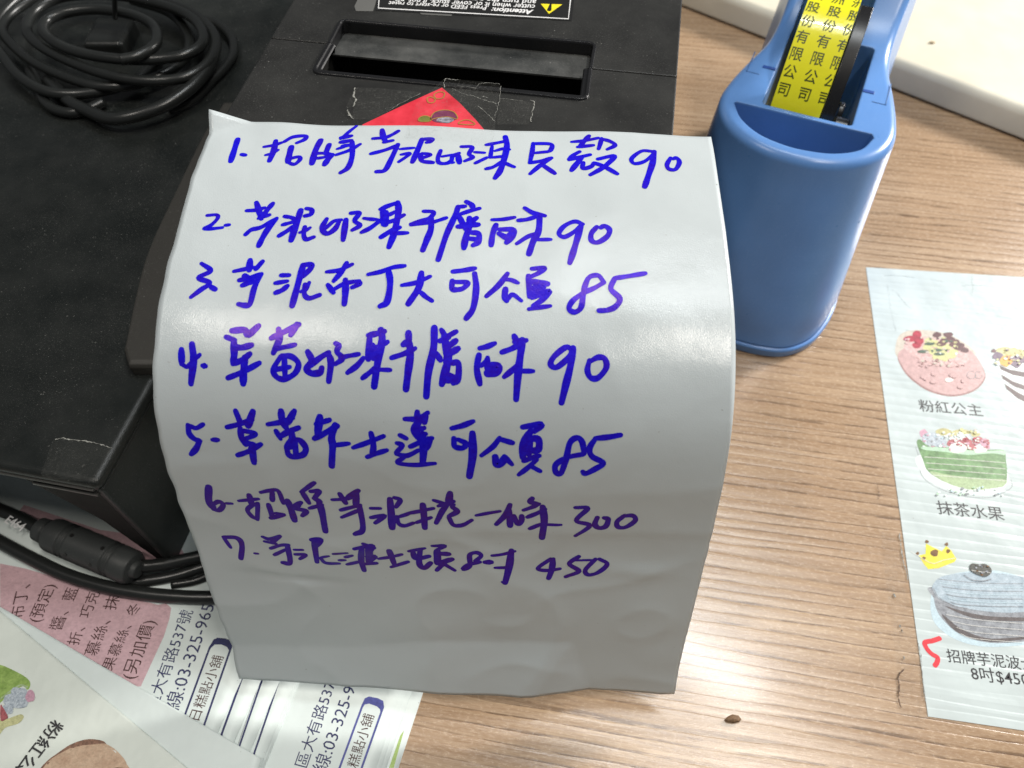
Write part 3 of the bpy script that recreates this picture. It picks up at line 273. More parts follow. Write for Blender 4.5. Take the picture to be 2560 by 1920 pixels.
col = m.mix(m.math('MULTIPLY', pore, .6), col, (.13, .07, .035))
m.set(color=col, rough=m.math('ADD', .13, m.math('MULTIPLY', fleck, .24)), spec=.9, coat=.5, coatr=.14)
hump = m.ramp(saw, [(0, 0.0), (.16, .05), (.45, .75), (.7, 1), (.92, .7), (1, 0)])
hh = m.math('ADD', m.math('MULTIPLY', hump, .55), m.math('MULTIPLY', fib, .22))
hh = m.math('ADD', hh, m.math('MULTIPLY', m.noise(m.coords((14, 26, 1), GR), 3, .6), .20))
m.bump(hh, .55, .0003)
WOOD = m.m

# ---- papers
def paper(name, col, rough=.42, spec=.35, wave=.25, grain=.12, trans=0.0, emboss=0.0, stain=.06):
    m = NT(name)
    v = m.noise(m.coords((.35, .35, .35)), 4, .6); f = m.noise(m.coords((30, 30, 30)), 2)
    dk = [c*(1-stain) for c in col]
    c = m.mix(m.ramp(v, [(.3, 0), (.7, 1)]), dk, col)
    speck = m.ramp(m.noise(m.coords((9, 9, 9)), 1, .5), [(.80, 0), (.83, .55)])
    c = m.mix(speck, c, (.22, .2, .17))
    m.set(color=c, rough=rough, spec=spec)
    nb = m.bump(m.noise(m.coords((.55, .55, .55)), 3, .45), wave, .004)
    if emboss:
        saw, _ = ridges(m)
        e = m.math('MULTIPLY', m.ramp(saw, [(0, 0), (.25, .5), (.55, 1), (.85, .8), (1, 0)]), m.noise(m.coords((.3, 1.5, 1), GR), 2))
        nb = m.bump(e, emboss, .0003, nb)
    m.bump(f, grain, .00012, nb)
    if trans:
        tr = m.n('ShaderNodeBsdfTranslucent'); tr.inputs[0].default_value = (*[x*y for x, y in zip(col, (1, .93, .82))], 1)
        mx = m.n('ShaderNodeMixShader', i_0=trans); out = m.t.nodes['Material Output']
        m.l(m.b.outputs[0], mx.inputs[1]); m.l(tr.outputs[0], mx.inputs[2]); m.l(mx.outputs[0], out.inputs[0])
    return m.m
NOTE = paper('note_paper', (.60, .655, .675), .20, .45, .10, .35, .2, stain=.03)
MENU = paper('menu_paper', (.53, .595, .595), .36, .25, .22, .10, emboss=.8, stain=.12)
BRO = paper('brochure_paper', (.68, .75, .73), .45, .35, .30, .10, stain=.08)
BRO2 = paper('brochure_paper_cream', (.70, .75, .69), .45, .35, .40, .10, stain=.10)

def ink_mat(name, c1, c2, rough=.3, spec=.6, tint=None, vs=.5):
    m = NT(name)
    v = m.noise(m.coords((vs,)*3), 3)
    at_ = m.n('ShaderNodeAttribute', attribute_name='density'); dn = at_.outputs['Fac']
    c = m.mix(m.ramp(v, [(.35, 0), (.65, 1)]), c1, c2)
    streak = m.ramp(m.noise(m.coords((9, 9, 9)), 4, .7), [(.35, 0), (.7, .8)])
    c = m.mix(m.math('MULTIPLY', streak, m.math('SUBTRACT', 1.0, dn, True)), c, [min(1, x*1.25+.010) for x in c1])
    c = m.mix(m.math('MULTIPLY', dn, .65), c, [x*.45 for x in c2])
    m.set(color=c, rough=rough, spec=spec)
    if tint: m.set(tint=tint)
    m.bump(m.noise(m.coords((18,)*3), 3), .15, .0002)
    return m.m
BLUE_INK = ink_mat('blue_marker_ink', (.004, .002, .50), (.020, .003, .36), .24, .28, (.95, .40, .72, 1), 1.2)
BLUE_INK_SHADED = ink_mat('blue_marker_ink_shaded', (.024, .007, .28), (.050, .008, .19), .26, .25, (.95, .40, .72, 1), 1.5)  # violet cast paints the shade over the last two handwriting rows
def print_mat(name, col, var=.18, vs=6.0, col2=None, rough=.42):
    m = NT(name); v = m.noise(m.coords((vs,)*3), 5, .65)
    a = [c*(1-var) for c in col]; b = col2 or [min(1, c*(1+var)) for c in col]
    c = m.mix(m.ramp(v, [(.32, 0), (.68, 1)]), a, b)
    fine = m.ramp(m.noise(m.coords((vs*3.5, vs*5, vs)), 4, .7), [(.3, .55), (.5, 1.0), (.7, 1.3)])
    m.set(color=m.mix(min(1, .3+var*1.5), c, fine, 'MULTIPLY'), rough=rough, spec=.35); return m.m
BLACK_PR = print_mat('black_print', (.025, .025, .028)); NAVY_PR = print_mat('navy_print', (.018, .022, .10))
BROWN_PR = print_mat('brown_print', (.055, .018, .016)); PINK_PR = print_mat('pink_print', (.56, .37, .40), .06, 2)
RED_INK = print_mat('red_marker', (.66, .035, .05), .12, 3)

# ---- plastics
def plastic(name, col, rough=.4, dust=0.0, grain=.1, gs=40, spec=.5, bevel=0.0, scratch=0.0, dustcol=(.30, .30, .28), film=.0):
    m = NT(name); c = m.mix(m.noise(m.coords((.5,)*3), 4), [x*.85 for x in col], [x*1.15 for x in col])
    rg = m.math('ADD', rough-.06, m.math('MULTIPLY', m.noise(m.coords((1.2,)*3), 4), .12))
    if film:
        f = m.ramp(m.noise(m.coords((.45,)*3, loc=(4, 4, 4)), 5, .65), [(.35, 0), (.75, film)])
        c = m.mix(f, c, dustcol)
    if dust:
        a = m.ramp(m.noise(m.coords((13,)*3), 2, .5), [(.70, 0), (.74, 1)])
        b = m.ramp(m.noise(m.coords((24,)*3, loc=(9, 1, 0)), 4, .75), [(.56, 0), (.72, .6)])
        drift = m.ramp(m.noise(m.coords((.32,)*3, loc=(2, 8, 1)), 4, .6), [(.36, .12), (.66, 1)])
        c = m.mix(m.math('MULTIPLY', m.math('MULTIPLY', m.math('MAXIMUM', a, b), drift), dust), c, dustcol)
    if scratch:
        w = m.ramp(m.noise(m.coords((2.2, .35, 1), .5), 5, .7, dist=3.0), [(.50, 0), (.512, 1), (.524, 0)])
        c = m.mix(m.math('MULTIPLY', w, scratch), c, dustcol)
    m.set(color=c, rough=rg, spec=spec)
    nb = None
    if bevel:
        bv = m.n('ShaderNodeBevel', samples=6, i_Radius=bevel); nb = bv.outputs[0]
    if grain: m.bump(m.noise(m.coords((gs,)*3), 2), grain, .00012, nb)
    elif nb is not None: m.l(nb, m.b.inputs['Normal'])
    return m.m
PRN = plastic('black_printer_plastic', (.013, .013, .0125), .34, .6, .2, 60, .5, .0009, film=.06)
PRN_DUST = plastic('dusty_black_plastic', (.020, .022, .022), .55, 1.0, .2, 50, .4, film=.45, dustcol=(.22, .22, .21))
STAND = plastic('dusty_black_sheet', (.0085, .0105, .010), .31, .55, .2, 45, .35, .0022, 0, film=.05)
LIP = plastic('edge_highlight_grey', (.05, .05, .047), .3, .2, .1)  # paler grey paints the edge highlights along the stand's lip
MATT = plastic('matt_black', (.006, .0065, .006), .6, .15, .2, 45, .15, .0006)
BLK = plastic('black_gloss', (.008, .008, .009), .28, .1, .05, bevel=.0004)
BAR = plastic('dark_grey_plastic', (.034, .032, .028), .5, .3, .2, 30, .4, .001)
CABLE = plastic('cable_rubber', (.016, .0175, .017), .30, .15, .1, 25, .45)
BEAD = plastic('ferrite_plastic', (.040, .044, .044), .48, .35, .25, 30, .4, .0008)
BLUE = plastic('blue_plastic', (.105, .245, .555), .30, .25, .05, 30, .5, .0012, .10, dustcol=(.42, .55, .8))
BLUE_D = plastic('blue_plastic_slot', (.02, .07, .30), .35, 0, .05)
TRAY = plastic('cream_plastic', (.68, .64, .52), .38, .0, .08, 25, .45, .002)
YEL = NT('yellow_tape'); YEL.set(color=(.80, .76, .02), rough=.22, spec=.5, coat=.4); YEL.bump(YEL.noise(YEL.coords((3,)*3), 3), .12, .0008); YEL = YEL.m
TAPE_SIDE = simple('tape_side', (.55, .47, .12), .4)
RED = NT('red_paper'); v = RED.noise(RED.coords((1.1,)*3), 5, .6); RED.set(color=RED.mix(RED.ramp(v, [(.3, 0), (.7, 1)]), (.50, .015, .030), (.80, .055, .085)), rough=.4); RED = RED.m
GOLD = simple('gold_print', (.70, .42, .10), .3, metal=.6); PURP = print_mat('purple_print', (.16, .03, .08)); GRNP = print_mat('olive_print', (.15, .17, .03)); SILV = simple('silver_flake', (.25, .25, .30), .3, var=.6, vscale=15)
def clear(name, a=.035, strength=.5, scale=2.5):
    m = NT(name)
    w = m.noise(m.coords((scale,)*3), 5, .65, dist=1.5)
    cr = m.ramp(m.noise(m.coords((1.3, .9, 1), .7), 4, .6, dist=4.0), [(.492, 0), (.5, .30), (.508, 0)])
    m.set(color=(.25, .25, .23), rough=.16, spec=.5, alpha=m.math('ADD', a, cr, True))
    m.bump(w, strength, .0008); return m.m
CLEAR = clear('clear_tape_film'); CLEAR_W = clear('wrinkled_tape_film', .03, .5, 2.5)
LBL = simple('label_black', (.012, .012, .012), .35); WHITE_PR = simple('white_print', (.75, .75, .75), .5); YEL_PR = simple('yellow_print', (.80, .68, .02), .4)
SILVER = plastic('worn_silver_film', (.12, .12, .115), .35, .3, .3, 20, .5)

# ------------------------------------------------------------------ the table
def grid(x0, x1, y0, y1, nx, ny, zf):
    V = [(x, y, zf(x, y)) for y in np.linspace(y0, y1, ny+1) for x in np.linspace(x0, x1, nx+1)]
    F = [(j*(nx+1)+i, j*(nx+1)+i+1, (j+1)*(nx+1)+i+1, (j+1)*(nx+1)+i) for j in range(ny) for i in range(nx)]
    return V, F
v, f = box(-75, 75, -30, 95, -2.5, 0)
tag(link_mesh('tabletop', v, f, WOOD), kind='structure')

# ------------------------------------------------------------------ receipt printer under the note
pr_org = (-8.68, 20.07, 0); PF = frame(pr_org, -9.2); PZ = 13.0
PW = 13.45
printer = thing('receipt_printer', (*PF([(PW/2, 4, 0)])[0][:2], 0),
                'black receipt printer with a recessed paper slot, standing under the handwritten note', 'printer')
X0, X1 = 2.0, 10.7
def shell(name, rows, holes, mat):
    """closed top shell: rows = [(y, z_top)], holes = set of row indices whose middle cell is open"""
    xs = [0, X0, X1, PW]; V = []; F = []
    nr = len(rows); idx = lambda i, j, top: (j*4+i)*2+top
    for y, z in rows:
        for x in xs: V += [(x, y, 0), (x, y, z)]
    solid = lambda i, j: 0 <= i < 3 and 0 <= j < nr-1 and not (i == 1 and j in holes)
    for j in range(nr-1):
        for i in range(3):
            if not solid(i, j): continue
            F.append((idx(i, j, 1), idx(i+1, j, 1), idx(i+1, j+1, 1), idx(i, j+1, 1)))
            if not solid(i-1, j): F.append((idx(i, j, 0), idx(i, j, 1), idx(i, j+1, 1), idx(i, j+1, 0)))
            if not solid(i+1, j): F.append((idx(i+1, j, 0), idx(i+1, j+1, 0), idx(i+1, j+1, 1), idx(i+1, j, 1)))
            if not solid(i, j-1): F.append((idx(i, j, 0), idx(i+1, j, 0), idx(i+1, j, 1), idx(i, j, 1)))
            if not solid(i, j+1): F.append((idx(i, j+1, 0), idx(i, j+1, 1), idx(i+1, j+1, 1), idx(i+1, j+1, 0)))
    return link_mesh(name, PF(V), F, mat, printer)
SEAM = 4.02
nose = [(-2.6+1.0-1.0*math.cos(a), PZ-1.0+1.0*math.sin(a)) for a in np.linspace(0, math.pi/2, 9)]
shell('front_cover', nose+[(2.40, PZ), (SEAM-.03, PZ)], {9}, PRN)
shell('lid', [(SEAM+.03, PZ), (5.45, PZ), (19, PZ)], {0}, PRN)
# raised rim round the opening: a small rounded bead, one piece per shell
def sweep(path, prof):
    """sweep a profile [(offset to the left of the path, z)] along a flat path"""
    P = [np.asarray(p, float)[:2] for p in path]; V = []; F = []; k = len(prof)
    for i, p in enumerate(P):
        t = P[min(i+1, len(P)-1)]-P[max(i-1, 0)]; t = t/np.linalg.norm(t); nn = np.array([-t[1], t[0]])
        V += [(*(p+nn*o), z) for o, z in prof]
        if i: F += [((i-1)*k+j, (i-1)*k+j+1, i*k+j+1, i*k+j) for j in range(k-1)]
    F += [tuple(range(k)), tuple(range(len(V)-1, len(V)-1-k, -1))]
    return V, F
def rim(name, pts, prof):
    V, F = sweep(pts, prof); return link_mesh(name, PF(V), F, BLK, printer)
def rc(pts, r=.3, n=5):
    """round the corners of an open path"""
    out = [np.array(pts[0])]
    for a, b, c in zip(pts[:-2], pts[1:-1], pts[2:]):
        a, b, c = map(np.array, (a, b, c)); u = (a-b)/np.linalg.norm(a-b); w = (c-b)/np.linalg.norm(c-b)
        for k in range(n+1):
            t = k/n; out.append((1-t)**2*(b+u*r)+2*t*(1-t)*b+t*t*(b+w*r))
    out.append(np.array(pts[-1])); return out
z = PZ
rim('slot_rim', rc([(2.02, SEAM+.03, 0), (2.02, 5.43, 0), (10.68, 5.43, 0), (10.68, SEAM+.03, 0)], .22),
    [(.10, z-.02), (.07, z+.035), (-.02, z+.04), (-.05, z-.02), (-.06, z-1.2)])
rim('slot_rim', rc([(1.97, SEAM-.03, 0), (1.92, 2.34, 0), (10.78, 2.34, 0), (10.73, SEAM-.03, 0)], .32)[::-1],
    [(.06, z-1.2), (.05, z-.03), (.01, z+.06), (-.08, z+.07), (-.13, z+.02), (-.22, z+.015), (-.26, z-.03)])
# dusty ramp, the dark mouth below it, and the tear bar ledge
link_mesh('paper_ramp', PF([(2.06, 5.40, z-.42), (10.64, 5.40, z-.42), (10.64, 3.92, z-.30), (2.06, 3.92, z-.30), (2.06, 3.92, z-.36), (10.64, 3.92, z-.36), (10.64, 5.40, z-.5), (2.06, 5.40, z-.5)]),
          [(0, 1, 2, 3), (3, 2, 5, 4), (4, 5, 6, 7)], PRN_DUST, printer)
V, F = box(2.0, 10.7, 2.40, 5.42, z-4.2, z-4.0); link_mesh('paper_bay', PF(V), F, BLK, printer)
V, F = join(box(2.06, 10.66, 2.42, 2.86, z-2.0, z-.24), box(2.06, 10.66, 2.42, 2.56, z-.24, z-.14)); link_mesh('tear_bar', PF(V), F, BLK, printer)
# warning label, printed to be read from the far side
lz = PZ+.012
lp = [at(948, -60, lz), at(939, 26, lz), at(1429, 52, lz), at(1443, -60, lz)]
V, F = poly(lp); label = link_mesh('warning_label', V, F, LBL, printer)
bp = [at(952, -60, lz+.006), at(946, 20, lz+.006), at(1421, 47, lz+.006), at(1433, -60, lz+.006)]
V, F = ribbon(bp, .055); link_mesh('label_border', [(p[0], p[1], lz+.006) for p in V], F, WHITE_PR, label)
tri = [at(*p, lz+.008) for p in crop(800, 0, .3436)([(1600, 25), (1665, 105), (1770, 30)])]
ctr = sum(tri)/3; V, F = poly([ctr+(p-ctr)*.92 for p in catmull([tri[0], tri[0]*.5+tri[1]*.5, tri[1], tri[1]*.5+tri[2]*.5, tri[2], tri[2]*.5+tri[0]*.5], 1, True)])
link_mesh('warning_triangle', V, F, YEL_PR, label)
ex = [at(*p, lz+.012) for p in crop(800, 0, .3436)([(1678, 32), (1668, 72)])]; V, F = ribbon(ex, [.07, .16])
v2, f2 = ribbon([at(*p, lz+.012) for p in crop(800, 0, .3436)([(1680, 22), (1681, 26)])], .10)
V, F = join(([(p[0], p[1], lz+.012) for p in V], F), ([(p[0], p[1], lz+.012) for p in v2], f2)); link_mesh('exclamation_mark', V, F, LBL, label)
for body, a, b, bold, sh, asp in (('Attention:', (1334, 25), (1229, 19), .03, .25, 1.15), ('Press FEED or re-start to reset', (1217, 15.5), (973, 3), .012, .1, 1.3),
                        ('cutter when it or cover stuck, if not, pls', (1338, 12), (990, -6), .012, .1, 1.4), ('and turn the power off.', (1341, 0), (1110, -12), .012, .1, 1.3)):
    V, F = text_on(body, at(*a, lz+.01), at(*b, lz+.01), bold, asp, shear=sh); link_mesh('printed_text', V, F, WHITE_PR, label)
# worn film beside the label
z9 = crop(800, 0, .3436)
V, F = poly([at(*p, PZ+.01) for p in z9([(285, -60), (270, 5), (250, 45), (262, 80), (385, 82), (400, 40), (425, -60)])]); link_mesh('film_scrap', V, F, SILVER, printer)
V, F = poly([at(*p, PZ+.01) for p in z9([(725, 92), (745, 84), (850, 92), (965, 100), (955, 116), (800, 108), (735, 104)])]); link_mesh('film_scrap', V, F, SILVER, printer)

# red paper packet under clear tape on the printer
ez = PZ+.02
pk = [at(1105, 219, ez), at(1010, 262, ez), at(905, 312, ez), at(985, 395, ez), at(1080, 420, ez), at(1245, 365, ez), at(1190, 300, ez), at(1150, 258, ez)]
V, F = poly(pk); packet = link_mesh('red_packet', V, F, RED, loc=(*(sum(pk)/len(pk))[:2], PZ))
tag(packet, 'red paper packet with gold flower print, taped to the printer', 'red packet')
def blob(pts, z, n=6): return poly([at(px, py, z) for px, py in [tuple(q) for q in catmull(pts, n, True)]])
def mring(pts, z, w): 
    P = [at(*p, z) for p in pts]; V, F = ribbon(catmull(P, 6, True)+[P[0]], w, caps=False); return [(p[0], p[1], z) for p in V], F
z9c = z9
parts = [mring(z9(q), ez+.012, .035) for q in ([(830, 690), (865, 668), (905, 675), (895, 710), (850, 718)], [(780, 715), (808, 705), (838, 722), (825, 745), (790, 745)],
         [(722, 880), (725, 855), (760, 842), (800, 852), (800, 880)], [(805, 868), (830, 820), (900, 800), (975, 815), (1000, 865), (930, 850), (850, 858)],
         [(1010, 900), (1040, 875), (1090, 875), (1125, 905)])]
V, F = join(*parts); link_mesh('gold_outline', V, F, GOLD, packet)
V, F = blob(z9([(810, 866), (832, 822), (900, 803), (973, 818), (996, 862), (930, 890), (850, 890)]), ez+.006); link_mesh('purple_flower', V, F, PURP, packet)
V, F = blob(z9([(724, 885), (727, 857), (760, 845), (798, 855), (798, 885)]), ez+.006); link_mesh('olive_leaf', V, F, GRNP, packet)
V, F = blob(z9([(850, 880), (870, 856), (930, 852), (975, 872), (930, 895)]), ez+.009); link_mesh('silver_centre', V, F, SILV, packet)
def tape(pts, z, label, mat=CLEAR, group=None):
    P = [at(*p, z) for p in pts]; c = sum(P)/len(P)
    V, F = poly(P); o = link_mesh('clear_tape', V, F, mat, loc=(*c[:2], z)); return tag(o, label, 'tape', group)
FRAY_GLINT = simple('frayed_edge_and_glint', (.24, .24, .22), .35, var=.7, vscale=14); GRIME = simple('grime', (.09, .05, .028), .7, var=.4, vscale=20)  # pale ribbons: torn tape edges, and glints painted on the film
def ragged_lines(o, lines, z, tx, mat=FRAY_GLINT, name='frayed_edge_glint'):
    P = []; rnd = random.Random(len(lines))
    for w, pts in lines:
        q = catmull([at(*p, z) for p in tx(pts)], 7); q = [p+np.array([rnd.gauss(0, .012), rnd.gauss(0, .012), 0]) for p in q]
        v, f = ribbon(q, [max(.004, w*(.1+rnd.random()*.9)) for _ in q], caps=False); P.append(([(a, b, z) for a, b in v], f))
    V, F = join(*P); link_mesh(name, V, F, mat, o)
t1 = tape(z9([(905, 572), (1000, 578), (1310, 606), (1292, 830), (1270, 915), (1262, 1000), (600, 975), (740, 690)])[:4]+[(1240, 290), (1234, 361), (1010, 345), (1040, 260)], 13.19,
     'crinkled clear tape holding the red packet and the top edge of the note', CLEAR_W)
t2 = tape(z9([(250, 636), (420, 640), (740, 672), (500, 808), (380, 868), (232, 868), (245, 780), (185, 790)]), PZ+.03, 'clear tape with a torn white edge, left of the red packet', CLEAR)
t3 = tape(z9([(1312, 716), (1470, 730), (1560, 750), (1535, 850), (1520, 905), (1285, 905)]), PZ+.03, 'clear tape scrap on the printer, right of the red packet', CLEAR)

ragged_lines(t1, [(.035, [(903, 640), (905, 590), (925, 572), (960, 580), (1010, 578)]), (.02, [(1128, 650), (1150, 620), (1200, 602), (1308, 610)]), (.02, [(1318, 625), (1300, 750), (1275, 838)]), (.02, [(1090, 690), (1180, 720), (1290, 755)]),
          (.02, [(1150, 770), (1230, 840), (1270, 880)]), (.015, [(960, 640), (1040, 680), (1120, 700)]), (.03, [(1190, 700), (1220, 712)]), (.015, [(1000, 620), (1130, 640)])], 13.2, z9)  # pale lines painted as glints on the crinkled film
ragged_lines(t2, [(.06, [(255, 640), (246, 690), (262, 730), (240, 775)]), (.07, [(195, 795), (215, 830), (240, 868)]), (.02, [(500, 805), (600, 745), (735, 680)])], PZ+.036, z9)
ragged_lines(t3, [(.03, [(1530, 728), (1562, 745), (1552, 790), (1540, 850)]), (.06, [(1536, 850), (1532, 880)]), (.012, [(1312, 716), (1470, 730)])], PZ+.036, z9)

# ------------------------------------------------------------------ the handwritten note
PROF = np.array(DATA['prof']); TH = R(-2.7); NW, NL = 14.8, 20.72
UD = np.array([math.cos(TH), math.sin(TH), 0])
def surf0(u, v):
    ve = v+.06*(1-u/NW)*(max(v, 0)/NL)**3
    return np.array([np.interp(ve, PROF[:, 0], PROF[:, i]) for i in (1, 2, 3)])+u*np.interp(ve, PROF[:, 0], PROF[:, 4])*UD
def sstep(a, b, x): t = min(max((x-a)/(b-a), 0), 1); return t*t*(3-2*t)
def wrinkle(u, v):
    w = .07*noise.noise((u*.22, v*.22, 1.3))*sstep(.3, 4, v)+.018*noise.noise((u*.7, v*.7, 4.1))
    low = sstep(8, 16, v)
    for fq, sd, amp in ((.16, 7.7, .13), (.30, 2.2, .07)):                  # soft creases from handling
        w += amp*(.25+.75*low)*(1-abs(noise.noise((u*fq+.2*v*fq, v*fq*1.2, sd)))*2.2)**3*.5
    w += .40*max(0, 1-u/1.15-v/.62)                                         # dog ear, bent up
    w += .045*math.sin(u*1.15+.6)*(1-sstep(0, 1.2, v))*sstep(1, 3, u)        # rippled top edge
    # a fold across the foot of the sheet: everything below it and left of its kink turns up to the light
    d1 = v-(18.25-.045*(u-10.0)+(.5 if u < 7 else 0)*sstep(7, 4, u)) ; d2 = (12.0-u)-.28*(20.9-v)
    w += .17*max(0, min(d1, d2*1.3))*(1 if d1 > 0 else 0)
    # two shallow creases added to imitate the cast-shadow steps right of line six
    for c0, c1, amt in ((13.05, -.045, .16), (11.75, -.14, .08)):
        d = v-(c0+c1*(u-10))
        if d > 0: w -= amt*d*math.exp(-d/1.1)*sstep(4.5, 8.5, u)
    w -= .06*math.exp(-((v-15.55-.10*(u-3.0))/.16)**2)*math.exp(-((u-2.8)/1.3)**2)  # short crease under line seven
    w += .05*math.exp(-((u-12.9)**2/.9+(v-14.6)**2/.10))
    return w
def surf(u, v, off=0.0):
    p = surf0(u, v); e = .05
    du = surf0(u+e, v)-surf0(u-e, v); dv = surf0(u, v+e)-surf0(u, v-e)
    n = np.cross(dv, du); n = n/np.linalg.norm(n)
    return p+n*(wrinkle(u, v)+off)
NX, NY = 118, 168
V = [surf(u+.05*noise.noise((v*1.7, 3.3, .5))*max(0, 1-u/.6), v) for v in np.linspace(0, NL, NY+1) for u in np.linspace(0, NW, NX+1)]
# edge of a sheet cut by hand: a hair's breadth of unevenness down the left side
F = [(j*(NX+1)+i, (j+1)*(NX+1)+i, (j+1)*(NX+1)+i+1, j*(NX+1)+i+1) for j in range(NY) for i in range(NX)]
note = link_mesh('handwritten_note', V, F, NOTE, loc=(-1.9, 7.2, 0), smooth=True)
md = note.modifiers.new('thickness', 'SOLIDIFY'); md.thickness = .00011; md.offset = -1
tag(note, 'curled white sheet with seven numbered lines of blue handwriting, hanging from the printer', 'note')
def stroke(Q, W):
    Q = [np.asarray(p, float)[:2] for p in Q]; n = len(Q); V = []; F = []; D = []
    t0 = Q[0]-Q[1]; t1 = Q[-1]-Q[-2]
    Q = [Q[0]+t0/(np.linalg.norm(t0)+1e-9)*W[0]*k for k in (.5, .43, .25)]+Q+[Q[-1]+t1/(np.linalg.norm(t1)+1e-9)*W[-1]*k for k in (.25, .43, .5)]
    W = [W[0]*k for k in (.12, .55, .88)]+list(W)+[W[-1]*k for k in (.88, .55, .12)]; n += 6
    for i, p in enumerate(Q):
        t = Q[min(i+1, n-1)]-Q[max(i-1, 0)]; t = t/(np.linalg.norm(t)+1e-9); nn = np.array([-t[1], t[0]])
        V += [p+nn*W[i]*k for k in (.5, .26, -.26, -.5)]
        e = 1.0 if i < 3 or i > n-4 else 0.0
        D += [1.0, e, e, 1.0]
        if i: F += [(4*i-4+k, 4*i-3+k, 4*i+1+k, 4*i+k) for k in range(3)]
    return V, F, D
def pen(strokes, lift):
    P = []
    for k, st in enumerate(strokes):
        w, pts = st[0], [np.array(st[1+2*i:3+2*i]) for i in range((len(st)-1)//2)]
        Q = catmull(pts, 7); n = len(Q); rnd = random.Random(k*7+len(pts))
        ph = rnd.random()*6
        W = [w*1.3*(.93+.07*math.sin(ph+i*.55))*(1-.16*(abs(2*i/(n-1)-1)**5)) for i in range(n)]
        v, f, d = stroke(Q, W); DEN.extend(d)
        z = lift+.00022*(k % 24)
        P.append(([surf(a, b, z) for a, b in v], f))
    return join(*P)
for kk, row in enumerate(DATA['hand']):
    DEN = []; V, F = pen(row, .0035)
    o = link_mesh('handwriting', V, F, BLUE_INK if kk < 5 else BLUE_INK_SHADED, note, smooth=True)
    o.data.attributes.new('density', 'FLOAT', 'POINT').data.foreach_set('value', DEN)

# ------------------------------------------------------------------ blue tape dispenser
dsp_org = (10.88, 25.34, 0); DF = frame(dsp_org, -23.6); CX = .45
dsp = thing('tape_dispenser', (*DF([(CX, 3, 0)])[0][:2], 0), 'blue plastic tape dispenser with a half moon tray, standing right of the note', 'tape dispenser')
def zt(y): return 9.0+.13*max(0, y-4.6)**2
rimP = [(0, -2.48), (.9, -2.40), (1.8, -2.08), (2.6, -1.50), (3.15, -.70), (3.40, .30), (3.30, 1.5), (2.98, 3.0), (2.60, 4.5), (2.40, 6.0), (2.38, 7.5), (2.45, 9.0), (2.5, 11.5)]
baseP = [(0, -4.50), (1.4, -4.42), (2.6, -4.05), (3.45, -3.2), (3.9, -2.1), (4.12, -.8), (4.12, .8), (4.02, 2.5), (3.85, 4.4), (3.7, 6.2), (3.6, 8.0), (3.55, 9.6), (3.5, 11.5)]
rD = np.array(catmull(rimP, 6)); bD = np.array(catmull(baseP, 6)); rD[:, 0] = np.maximum(rD[:, 0], 0); rD[0, 0] = bD[0, 0] = 0
def full(h, z, inset=0.0):
    """closed loop from a half outline; z may be a function of y"""
    t = np.gradient(h, axis=0); nn = np.stack([t[:, 1], -t[:, 0]], 1); nn /= np.linalg.norm(nn, axis=1)[:, None]
    q = h-nn*inset; q[0, 0] = 0
    zz = [z(y) if callable(z) else z for y in h[:, 1]]
    right = [(CX+x, y, k) for (x, y), k in zip(q, zz)]
    left = [(CX-x, y, k) for (x, y), k in zip(q[1:], zz[1:])]
    return right+left[::-1]
def between(t): return bD+(rD-bD)*t
rr = .38
loops = [full(bD, .55, .10), full(bD, .62, .14)]
for t in np.linspace(.1, 1, 8): 
    hh_ = between(t**.92)
    loops.append(full(hh_, (lambda y, t=t: .62+(zt(y)-rr-.62)*t)))
for k in range(1, 7):
    a = math.pi/2*k/6; loops.append(full(rD, (lambda y, a=a: zt(y)-rr+rr*math.sin(a)), rr*(1-math.cos(a))))
V, F = loft(loops, True, False)
n = len(loops[0]); b = (len(loops)-1)*n; m_ = len(rD)
F.append((b, b+1, b+n-1))
for i in range(1, m_-1): F.append((b+i, b+i+1, b+n-i-1, b+n-i))
body = link_mesh('dispenser_body', DF(V), F, BLUE, dsp, smooth=True)
cuts = []
pk = catmull([(-2.28, .0), (-1.0, .02), (.3, .03), (1.7, .06), (2.95, .10)], 3)+catmull([(3.05, -.12), (2.70, -1.02), (1.85, -1.62), (.9, -1.86), (0.03, -1.88), (-1.0, -1.62), (-1.85, -.98), (-2.34, -.12)], 4)
c, s_ = loft([[(x*.93+.03, y*.93-.05, 3.2) for x, y in pk], [(x, y, 9.6) for x, y in pk]], True, True); cuts.append((c, s_))
def rrect(x0, x1, y0, y1, r, z, n=4):
    return [(cx+r*math.cos(R(a0+90*k/n)), cy+r*math.sin(R(a0+90*k/n)), z) for cx, cy, a0 in ((x1-r, y1-r, 0), (x0+r, y1-r, 90), (x0+r, y0+r, 180), (x1-r, y0+r, 270)) for k in range(n+1)]
cuts.append(loft([rrect(-1.30, 2.16, .25, 5.6, .15, 1.2), rrect(-1.30, 2.16, .25, 5.6, .15, 14)], True, True))
cuts.append(loft([rrect(-1.28, 1.52, .27, 9.4, .15, 1.3), rrect(-1.28, 1.52, .27, 9.4, .15, 24)], True, True))
for v, f in cuts:
    co = link_mesh('cut', DF(v), f, BLUE)
    bm = bmesh.new(); bm.from_mesh(co.data); bmesh.ops.recalc_face_normals(bm, faces=bm.faces); bm.to_mesh(co.data); bm.free()
    md = body.modifiers.new('cut', 'BOOLEAN'); md.object = co; md.operation = 'DIFFERENCE'; md.solver = 'EXACT'
bm = bmesh.new(); bm.from_mesh(body.data); bmesh.ops.recalc_face_normals(bm, faces=bm.faces); bm.to_mesh(body.data); bm.free()
bpy.context.view_layer.update()
nm = bpy.data.meshes.new_from_object(body.evaluated_get(bpy.context.evaluated_depsgraph_get()))
body.modifiers.clear(); body.data = nm
